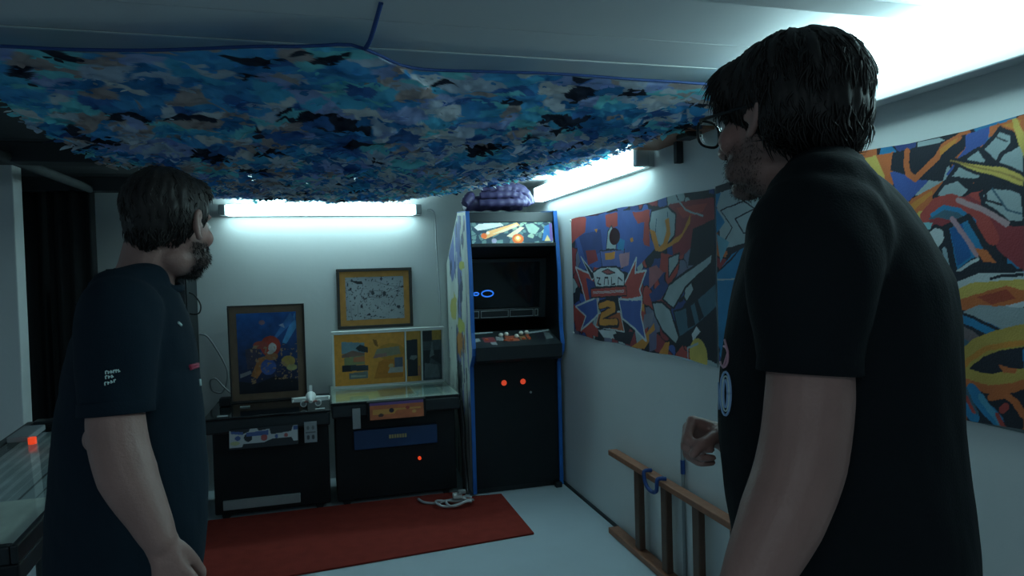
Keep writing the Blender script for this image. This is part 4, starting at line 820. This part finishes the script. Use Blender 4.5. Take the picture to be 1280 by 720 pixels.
def head_prims(bm, T, s=1.0):
    R3_ = T.to_3x3()
    def e(c, r): sph(bm, T @ (Vector(c) * s), tuple(x * s for x in r), R3_, 24)
    e((-.016, 0, .032), (.098, .077, .086)); e((.030, 0, -.020), (.062, .062, .088)); e((.022, 0, -.078), (.056, .052, .038)); e((.066, 0, -.098), (.024, .026, .019))
    e((.072, 0, .026), (.022, .050, .013)); e((.085, 0, -.060), (.014, .026, .009)); e((.084, 0, -.072), (.013, .022, .008)); e((.095, 0, -.038), (.012, .017, .010))
    for sg in (-1, 1):
        e((.058, sg * .036, -.025), (.028, .025, .025)); e((.040, sg * .046, -.075), (.032, .014, .024))
        bm2 = [T @ (Vector(p) * s) for p in ((.006, sg * .076, .014), (-.006, sg * .082, .026), (-.020, sg * .087, .016), (-.020, sg * .086, -.004), (-.009, sg * .081, -.024), (.002, sg * .076, -.032))]
        limb(bm, bm2, [.005, .006, .006, .006, .0065, .0075], 8); e((-.008, sg * .078, -.004), (.014, .006, .024)); e((.006, sg * .077, -.006), (.006, .006, .008))
    limb(bm, [T @ (Vector(p) * s) for p in ((.088, 0, .012), (.100, 0, -.012), (.108, 0, -.032))], [.008, .010, .0125], 12)
    for sg in (-1, 1): e((.098, sg * .013, -.035), (.011, .008, .008))
def head_frame(c, fwd, pitch=0.0, tilt=0.0):
    x = fwd.normalized(); y = UP.cross(x); R3_ = Matrix((x, y, UP)).transposed().to_4x4()
    return Matrix.Translation(c) @ R3_ @ Matrix.Rotation(pitch, 4, 'Y') @ Matrix.Rotation(tilt, 4, 'X')
def hand_prims(bm, p, f, n, t, curl, spread=1.0, thumb=(.6, .7, -.3), s=1.0):
    f, n, t = f.normalized(), n.normalized(), t.normalized()
    offs = (.030, .010, -.011, -.029); Ls = ((.042, .026, .021), (.046, .030, .023), (.043, .027, .022), (.034, .021, .019))
    for i, o in enumerate(offs):
        kn = p + (f * (.088 - .004 * abs(i - 1)) + t * o * spread) * s
        limb(bm, [p + t * o * .55 * s, (p + kn) / 2 + n * .003 * s, kn], [.0165 * s, .0150 * s, .0110 * s], 10, 3)
        a = 0; q_ = kn
        for j, L in enumerate(Ls[i]):
            a += curl[i][j]; d = f * cos(a) - n * sin(a) + t * (o * .6 * spread) ; q2 = q_ + d.normalized() * L * s
            limb(bm, [q_, q2], [(.0098 - .0009 * j) * s, (.0090 - .0010 * j) * s], 10, 2); q_ = q2
    q_ = p + (f * .022 + t * .024 - n * .006) * s; d1 = (f * thumb[0] + t * thumb[1] + n * thumb[2]).normalized()
    q1_ = q_ + d1 * .042 * s; d2 = (f * .85 + t * .15 + n * (thumb[2] - .1)).normalized(); q2 = q1_ + d2 * .032 * s; q3_ = q2 + (f * .75 - t * .25 + n * (thumb[2] - .25)).normalized() * .026 * s
    limb(bm, [p + f * .01 * s, q_, q1_], [.017 * s, .0165 * s, .0125 * s], 10, 3); limb(bm, [q1_, q2], [.0118 * s, .0105 * s], 10, 2); limb(bm, [q2, q3_], [.0105 * s, .0085 * s], 10, 2)
def hair_build(name, T, prims, parent, nstr, length, seed, lift=.006, thick=.0022, fwd_sweep=.3, crown=(-.03, 0, .13), vox=.005, clump=.006, wave=0.0):
    bm = bmesh.new(); R3_ = T.to_3x3()
    for c, r in prims: sph(bm, T @ Vector(c), r, R3_, 28)
    cap = remesh(name, bm, vox, M['hair'], parent, 6)
    P = coords(cap.data); N_ = normals(cap.data); Ti = np.array(T.inverted()); L = P @ Ti[:3, :3].T + Ti[:3, 3]
    az = np.arctan2(L[:, 1], L[:, 0] + .02); d = clump * (fbm(az * 7 + 40, L[:, 2] * 14 + 9, seed) - .5) * 2 + clump * .5 * (fbm(az * 18 + 40, L[:, 2] * 20 + 9, seed + 3) - .5) * 2
    set_coords(cap.data, P + N_ * d[:, None])
    g_ = np.random.default_rng(seed); P = coords(cap.data); idx_ = g_.integers(0, len(P), nstr); p = P[idx_]; nn = N_[idx_]; Lp = p @ Ti[:3, :3].T + Ti[:3, 3]
    R_ = np.array(R3_); dl = Lp - np.array(crown); dl[:, 0] += fwd_sweep * .1 * (Lp[:, 0] > 0); dl[:, 2] -= .05
    az = np.arctan2(Lp[:, 1], Lp[:, 0]); sw = (fbm(az * 4 + 30, Lp[:, 2] * 9 + 5, seed + 8) - .5) * 1.6
    D = dl / np.linalg.norm(dl, axis=1)[:, None]; D = D @ R_.T; side = np.cross(nn, D); D = D + side * sw[:, None] + side * g_.normal(0, .18, (nstr, 1))
    D -= nn * (D * nn).sum(1)[:, None]; D /= np.linalg.norm(D, axis=1)[:, None] + 1e-9; side = np.cross(nn, D)
    Ln = length * (.6 + .7 * g_.random(nstr)); K_ = 6; pts = []
    wv = g_.random(nstr) * 6
    for i in range(K_):
        s = i / (K_ - 1); c_ = p + D * (Ln * s)[:, None] - nn * (.003 + 6.5 * (Ln * s) ** 2 * .8)[:, None] + nn * ((lift * (1 + 2.2 * (Lp[:, 2] < -.01) * (Lp[:, 0] < 0)))* s * (.4 + g_.random(nstr) * .0 + np.sin(wv) * .3))[:, None] + side * (wave * np.sin(s * 5 + wv))[:, None]
        c_[:, 2] -= (Ln * s) ** 2 * 1.2; pts.append(c_)
    pts = np.stack(pts, 1); rad = thick * np.array([.7, 1, 1, .9, .6, .08]); V_ = []
    for j in range(3):
        a = 2 * pi * j / 3; V_.append(pts + nn[:, None] * (rad * cos(a) * .6)[None, :, None] + side[:, None] * (rad * sin(a) * 1.5)[None, :, None])
    V_ = np.stack(V_, 2).reshape(-1, 3); b0 = np.arange(nstr)[:, None] * (K_ * 3); Q_ = []
    for i in range(K_ - 1):
        for j in range(3): Q_.append(b0 + np.array([i * 3 + j, i * 3 + (j + 1) % 3, (i + 1) * 3 + (j + 1) % 3, (i + 1) * 3 + j]))
    st = raw_obj('hair_strands', V_, np.stack(Q_, 1).reshape(-1, 4), None, M['hair'], cap); st['kind'] = 'stuff'; return cap
def beard_strands(body, T, parent, n, seed, mask, L_=.007, r=.0006):
    P = coords(body.data); N_ = normals(body.data); Ti = np.array(T.inverted()); L = P @ Ti[:3, :3].T + Ti[:3, 3]; ok = np.where(mask(L))[0]
    g_ = np.random.default_rng(seed); i_ = g_.choice(ok, n); p = P[i_] + g_.normal(0, .002, (n, 3)); nn = N_[i_]; d = nn * .6 + np.array([0, 0, -.9]) + g_.normal(0, .35, (n, 3)); d /= np.linalg.norm(d, axis=1)[:, None]
    a = np.cross(d, nn + .01); a /= np.linalg.norm(a, axis=1)[:, None]; b = np.cross(d, a); Ls = L_ * (.5 + g_.random((n, 1)))
    V_ = np.stack([p + a * r, p - a * r * .5 + b * r * .8, p - a * r * .5 - b * r * .8, p + d * Ls], 1).reshape(-1, 3); b0 = np.arange(n)[:, None] * 4
    F_ = np.stack([b0 + np.array(x) for x in ((0, 1, 3), (1, 2, 3), (2, 0, 3))], 1).reshape(-1, 3); o = raw_obj('beard', V_, F_, None, M['hair'], parent); o['kind'] = 'stuff'; return o
def skin_colour(body, T, stub, hairy):
    P = coords(body.data); Ti = np.array(T.inverted()); L = P @ Ti[:3, :3].T + Ti[:3, 3]; c = np.empty((len(P), 3)); c[:] = (0.32, 0.185, 0.158)
    c *= (0.9 + .2 * fbm(P[:, 0] * 20 + 50, P[:, 2] * 20 + P[:, 1] * 9 + 50, 401))[:, None]
    head = (np.abs(L[:, 1]) < .1) & (L[:, 2] > -.13) & (L[:, 2] < .14) & (L[:, 0] > -.12) & (L[:, 0] < .13)
    nz = .012 * (fbm(L[:, 0] * 60 + 50, L[:, 2] * 60 + 50, 405) - .5); zb_ = -.036 - .3 * (L[:, 0] - .06).clip(-.02, .05)
    k1 = ((zb_ - L[:, 2] + nz) / .016).clip(0, 1); k2 = ((L[:, 0] - (.005 - .25 * (L[:, 2] + .1)) + nz) / .022).clip(0, 1); s = head * k1 * k2 * stub; c = c * (1 - s[:, None]) + np.array((.03, .024, .022)) * s[:, None]
    ch = head & (np.abs(L[:, 1]) > .03) & (L[:, 2] > -.05) & (L[:, 2] < -.01) & (L[:, 0] > .03); c[ch] *= (1.06, .92, .9)
    lip = head & (L[:, 2] < -.054) & (L[:, 2] > -.08) & (np.abs(L[:, 1]) < .024) & (L[:, 0] > .086); c[lip] = (.40, .17, .15)
    sk = head & (((L[:, 2] > .03) & (L[:, 0] < .05)) | ((L[:, 2] > -.045) & (L[:, 0] < -.035))); c[sk] = (.03, .022, .02); set_col(body.data, c); return L
def shirt_folds(o, amp, seed):
    P = coords(o.data); N_ = normals(o.data); s = P[:, 0] * RH.x + P[:, 1] * RH.y; d_ = P[:, 0] * FH.x + P[:, 1] * FH.y; z = P[:, 2]
    f = fbm((s + d_ * .6) * 11 + z * 3.5 + 60, z * 3.2 - s * 2 + 60, seed, 3) - .5; g2 = fbm((s - d_) * 6 + 60, z * 9 + s * 5 + 60, seed + 4, 3) - .5
    set_coords(o.data, P + N_ * (amp * (1.6 * np.abs(f) * 2 - .5 + g2 * 1.2))[:, None])
def shoe(t, c, fwd):
    a = fwd.normalized(); b = UP.cross(a); R3_ = Matrix((a, b, UP)).transposed(); bm = bmesh.new()
    sph(bm, c + a * .07 + UP * .05, (.125, .045, .045), R3_, 20); sph(bm, c - a * .03 + UP * .062, (.055, .040, .052), R3_, 16)
    bmesh.ops.bisect_plane(bm, geom=bm.verts[:] + bm.edges[:] + bm.faces[:], plane_co=(0, 0, .016), plane_no=(0, 0, -1), clear_outer=True)
    sh = obj('shoe', bm, M['shoe'], t); smooth(sh); bm = bmesh.new()
    pts = [(c + a * (.07 + .128 * cos(q_)) + b * (.047 * sin(q_) * (1 - .12 * cos(q_)))) for q_ in np.linspace(0, 2 * pi, 24, endpoint=False)]
    A = [bm.verts.new(p.xy.to_3d() + UP * 0.0005) for p in pts]; B = [bm.verts.new(p.xy.to_3d() + UP * .018) for p in pts]
    for i in range(24): bm.faces.new((A[i], A[(i + 1) % 24], B[(i + 1) % 24], B[i]))
    bm.faces.new(A[::-1]); bm.faces.new(B); obj('sole', bm, M['black'], sh)
def legs(bm_body, t, hipc, side_v, fwd, zhip, m):
    bt = bmesh.new(); base = Vector((hipc.x, hipc.y, 0))
    for s in (-1, 1):
        h = base + side_v * .095 * s + UP * zhip; kne = base + side_v * .11 * s + fwd * .015 + UP * .50; an = base + side_v * .12 * s - fwd * .02 + UP * .085
        limb(bm_body, [h, kne, an], [.078, .052, .036]); limb(bm_body, [an, an + fwd * .10 - UP * .045], [.034, .026])
        limb(bt, [h - UP * .01, kne, an + UP * .03], [.098, .078, .064]); shoe(t, Vector((an.x, an.y, 0)), fwd)
    sph(bt, base + UP * (zhip + .03), (.155, .155, .13), None, 24)
    tr_ = remesh('trousers', bt, .009, m, t, 4); shirt_folds(tr_, .004, 77)
def decal(o_shirt, strokes, r, name, m, parent, off=.0012, seg=6):
    """raised print: strokes laid on the shirt surface"""
    bv = BVHTree.FromObject(o_shirt, bpy.context.evaluated_depsgraph_get()); bm = bmesh.new()
    for st in strokes:
        pts = []
        for x, y in st:
            d = ray(x, y).normalized(); hit, nn, _, _ = bv.ray_cast(CAM, d)
            if hit is not None: pts.append(hit + nn * off)
        if len(pts) > 1 and max((pts[i + 1] - pts[i]).length for i in range(len(pts) - 1)) < .12: tube_pts(bm, pts, r, seg)
    return obj(name, bm, m, parent)
def densify(p, n=5):
    out = []
    for a, b in zip(p[:-1], p[1:]):
        for k in range(n): out.append((a[0] + (b[0] - a[0]) * k / n, a[1] + (b[1] - a[1]) * k / n))
    return out + [p[-1]]

# ---------------------------------------------------------------- left man
WL = 1.55
fl_ = RH * cos(radians(75)) + FH * sin(radians(75)); T1 = head_frame(at(213, 281, WL), fl_, radians(4))
pc_ = at(160, 720, WL); man1 = thing('person', 'left man in navy black t-shirt with short dark hair and beard, arm hanging down', 'person', (pc_.x, pc_.y, 0))
bm = bmesh.new(); head_prims(bm, T1)
limb(bm, [at(192, 300, WL), at(184, 335, WL), at(172, 385, WL + .01)], [.057, .060, .075])
R1 = rows([(352, 152, 212, 0.06), (362, 132, 224, 0.11), (385, 108, 234, 0.165), (420, 88, 246, 0.195), (470, 76, 254, 0.2), (530, 67, 262, 0.19), (590, 62, 266, 0.19), (650, 58, 267, 0.19), (700, 56, 262, 0.19), (742, 58, 254, 0.185)], WL)
loft(bm, R1[3:], -.018)
limb(bm, [at(150, 420, 1.385), at(145, 475, 1.36), at(146, 540, 1.345), at(160, 595, 1.325), at(185, 645, 1.30), at(200, 676, 1.285)], [.050, .050, .0545, .0545, .040, .0305])
hand_prims(bm, at(200, 676, 1.285), (at(232, 760, 1.27) - at(200, 676, 1.285)), -FH * .85 + RH * .45, RH * .9 + FH * .35, ((.75, .8, .5), (.8, .85, .5), (.8, .85, .5), (.8, .8, .5)), thumb=(.8, .35, -.45))
sph(bm, at(124, 548, 1.35), .030); limb(bm, [at(165, 420, 1.72), at(170, 470, 1.74), at(172, 540, 1.76), at(215, 640, 1.76)], [.050, .050, .052, .032]); hand_prims(bm, at(215, 640, 1.76), -UP + RH * .3, FH, RH, ((.5, .5, .4),) * 4)
legs(bm, man1, at(160, 720, WL), -FH, RH, .84, M['trousers'])
body1 = remesh('body', bm, .0042, M['skin'], man1, 5); skin_colour(body1, T1, .80, True)
beard_strands(body1, T1, man1, 3000, 5, lambda L: (L[:, 2] < -.045 - .3 * (L[:, 0] - .06).clip(-.02, .05)) & (L[:, 2] > -.125) & (L[:, 0] > .02 - .25 * (L[:, 2] + .1)) & (L[:, 0] < .12) & (np.abs(L[:, 1]) < .08), .008)
hair_build('hair', T1, [((-.016, 0, .038), (.102, .083, .091)), ((-.062, 0, .004), (.044, .062, .060)), ((-.036, .048, .020), (.050, .028, .046)), ((-.036, -.052, .020), (.052, .032, .048)), ((.040, 0, .080), (.048, .066, .036)), ((.018, -.060, .030), (.022, .018, .035)), ((.018, .060, .030), (.022, .018, .035))], man1, 3600, .026, 21, lift=.005, clump=.006, wave=.003)
for s in (-1, 1): mksph('eye', T1 @ Vector((.0735, s * .032, .002)), .0125, M['eye'], man1)
bm = bmesh.new(); loft(bm, R1)
sleeve(bm, [at(150, 393, 1.41), at(147, 425, 1.375), at(145, 480, 1.365), at(146, 513, 1.36)], [.082, .078, .070, .0665]); sleeve(bm, [at(168, 392, 1.70), at(170, 450, 1.74), at(172, 510, 1.75)], [.08, .072, .067])
limb(bm, [at(182, 354, WL - .04), at(150, 372, 1.44)], [.050, .065]); limb(bm, [at(182, 354, WL + .04), at(165, 375, 1.66)], [.050, .065])
shirt1 = remesh('shirt', bm, .007, M['shirt_l'], man1, 5); shirt_folds(shirt1, .0045, 33); hem('sleeve_hem', at(145, 480, 1.365), at(146, 514, 1.36), .0670, M['shirt_l'], shirt1)
bm = bmesh.new(); c_ = at(186, 350, WL); tube_pts(bm, [c_ + RH * (.066 * cos(a)) + FH * (.064 * sin(a)) + UP * (-.022 * cos(a)) for a in np.linspace(0, 2 * pi, 36, endpoint=False)], .0085, 10, closed=True); obj('collar', bm, M['shirt_l'], shirt1)
st = []
for (x0, y0, x1, y1) in ((132, 466, 151, 463), (132, 472, 143, 470), (131, 480, 146, 475)):
    nx = int((x1 - x0) / 3.1)
    for i in range(nx):
        xa = x0 + (x1 - x0) * i / nx; ya = y0 + (y1 - y0) * i / nx; st += [densify([(xa, ya - 2.0), (xa + .4, ya + 1.8)], 2), densify([(xa, ya - 2.0 + (i % 2) * 1.8), (xa + 2.2, ya - 2.4 + (i % 3) * 1.6)], 2)]
decal(shirt1, st, .0013, 'sleeve_print', M['print_w'], shirt1)
decal(shirt1, [densify([(236, 458), (247, 455)], 3), densify([(237, 461), (247, 458)], 3)], .0035, 'chest_print', M['print_r'], shirt1)
decal(shirt1, [densify([(222, 403), (226, 407)], 2)], .003, 'chest_print', M['print_w'], shirt1)
decal(shirt1, [densify([(249, 474), (250, 482)], 2)], .003, 'chest_print', M['print_w'], shirt1)

# ---------------------------------------------------------------- right man
WR = 1.05
fr_ = -RH * cos(radians(56)) + FH * sin(radians(56)); T2 = head_frame(at(977, 149, WR), fr_, radians(2), radians(2))
pc_ = at(1060, 720, WR); man2 = thing('person', 'right man in black t-shirt with glasses, thick dark hair and stubble', 'person', (pc_.x, pc_.y, 0))
bm = bmesh.new(); head_prims(bm, T2)
limb(bm, [at(992, 170, WR), at(1004, 215, WR), at(1026, 290, WR + .01)], [.058, .060, .075])
R2 = rows([(210, 1022, 1074, 0.055), (219, 1000, 1092, 0.1), (238, 972, 1112, 0.15), (262, 951, 1132, 0.185), (300, 926, 1159, 0.205), (350, 909, 1184, 0.215), (400, 899, 1192, 0.215), (470, 889, 1193, 0.205), (540, 889, 1197, 0.2), (610, 895, 1205, 0.2), (670, 906, 1211, 0.2), (720, 912, 1216, 0.2), (760, 916, 1218, 0.195)], WR)
loft(bm, R2[4:], -.022)
limb(bm, [at(1016, 340, .88), at(1012, 420, .858), at(1011, 500, .855), at(1000, 580, .85), at(975, 650, .83), at(948, 710, .815), at(922, 775, .80)], [.052, .050, .0535, .0535, .0500, .0410, .030])
hand_prims(bm, at(922, 775, .80), -UP - RH * .35, -FH, -RH, ((.5, .6, .4),) * 4)
limb(bm, [at(1030, 340, 1.24), at(1030, 430, 1.29), at(1020, 540, 1.29), at(960, 560, 1.24), at(917, 552, 1.165)], [.05, .050, .050, .042, .030])
hand_prims(bm, at(919, 550, 1.165), -RH * .97 + UP * .22, FH * .75 + UP * .66, UP * .75 - FH * .66, ((1.15, 1.25, .8), (1.25, 1.3, .8), (1.3, 1.3, .8), (1.35, 1.3, .8)), thumb=(.75, .25, -.6), s=.95)
legs(bm, man2, at(1060, 720, WR), FH, -RH, .88, M['trousers'])
body2 = remesh('body', bm, .0042, M['skin'], man2, 5); skin_colour(body2, T2, .55, True)
beard_strands(body2, T2, man2, 2600, 6, lambda L: (L[:, 2] < -.04 - .3 * (L[:, 0] - .06).clip(-.02, .05)) & (L[:, 2] > -.125) & (L[:, 0] > .01 - .25 * (L[:, 2] + .1)) & (L[:, 0] < .12) & (np.abs(L[:, 1]) < .08), .0045, .0004)
hair_build('hair', T2, [((-.024, 0, .040), (.108, .094, .086)), ((-.078, 0, .0), (.052, .070, .070)), ((-.048, .058, .005), (.050, .034, .056)), ((-.048, -.058, .005), (.050, .034, .056)), ((.046, 0, .070), (.050, .074, .036)), ((.040, .058, .050), (.034, .026, .036)), ((.040, -.058, .050), (.034, .026, .036))], man2, 5200, .045, 22, lift=.007, clump=.007, fwd_sweep=.5, wave=.004, thick=.0018)
for s in (-1, 1): mksph('eye', T2 @ Vector((.0735, s * .032, .002)), .0125, M['eye'], man2)
gl = bmesh.new()
for s in (-1, 1):
    ring = []
    for a in np.linspace(0, 2 * pi, 28, endpoint=False):
        ca, sa = cos(a), sin(a); f = (abs(ca) ** 3 + abs(sa) ** 3) ** (-1 / 3); ring.append(T2 @ Vector((.112 - .10 * abs(.034 + .026 * ca * f) ** 1.0 * .35, s * (.036 + .027 * ca * f), -.004 + .021 * sa * f)))
    tube_pts(gl, ring, .0024, 8, closed=True)
    tube_pts(gl, [T2 @ Vector((.104, s * .062, .010)), T2 @ Vector((.095, s * .074, .011)), T2 @ Vector((.05, s * .080, .009)), T2 @ Vector((-.01, s * .085, .008)), T2 @ Vector((-.025, s * .084, -.012))], .0024, 8)
tube_pts(gl, [T2 @ Vector((.111, -.009, .002)), T2 @ Vector((.115, 0, .004)), T2 @ Vector((.111, .009, .002))], .0022, 8)
glo = obj('glasses', gl, M['black'], man2)
for s in (-1, 1): mksph('lens', T2 @ Vector((.106, s * .036, -.004)), (.0012, .0255, .0195), M['glass'], glo, T2.to_3x3())
bm = bmesh.new(); loft(bm, R2)
sleeve(bm, [at(1022, 300, .90), at(1014, 345, .865), at(1012, 420, .86), at(1011, 460, .857)], [.092, .082, .067, .0605]); sleeve(bm, [at(1035, 300, 1.22), at(1030, 380, 1.28), at(1028, 460, 1.29)], [.092, .078, .070])
limb(bm, [at(1030, 222, WR - .05), at(1028, 262, .93)], [.058, .080]); limb(bm, [at(1030, 222, WR + .05), at(1034, 262, 1.17)], [.058, .080])
shirt2 = remesh('shirt', bm, .007, M['shirt_r'], man2, 5); shirt_folds(shirt2, .0035, 53); hem('sleeve_hem', at(1012, 420, .86), at(1011, 461, .857), .0605, M['shirt_r'], shirt2)
bm = bmesh.new(); c_ = at(1012, 230, WR); tube_pts(bm, [c_ + RH * (.068 * cos(a)) + FH * (.068 * sin(a)) + UP * (.034 * cos(a)) for a in np.linspace(0, 2 * pi, 36, endpoint=False)], .0085, 10, closed=True); obj('collar', bm, M['shirt_r'], shirt2)
def oval(cx, cy, rx, ry, n=22, a0=0, a1=360): return [(cx + rx * cos(radians(a)), cy + ry * sin(radians(a))) for a in np.linspace(a0, a1, n)]
decal(shirt2, [oval(908, 492, 6.5, 27), oval(908, 492, 2.6, 17)], .0019, 'chest_print', M['print_b'], shirt2)
decal(shirt2, [oval(908, 492, 4.6, 22)], .0012, 'chest_print', M['print_w'], shirt2)
decal(shirt2, [oval(906, 446, 5, 13, 18, -90, 150), densify([(905, 460), (911, 440), (907, 425)], 4)], .0018, 'chest_print', M['print_p'], shirt2)
decal(shirt2, [densify([(899, 478), (900, 512)], 6)], .0010, 'chest_print', M['print_b'], shirt2)
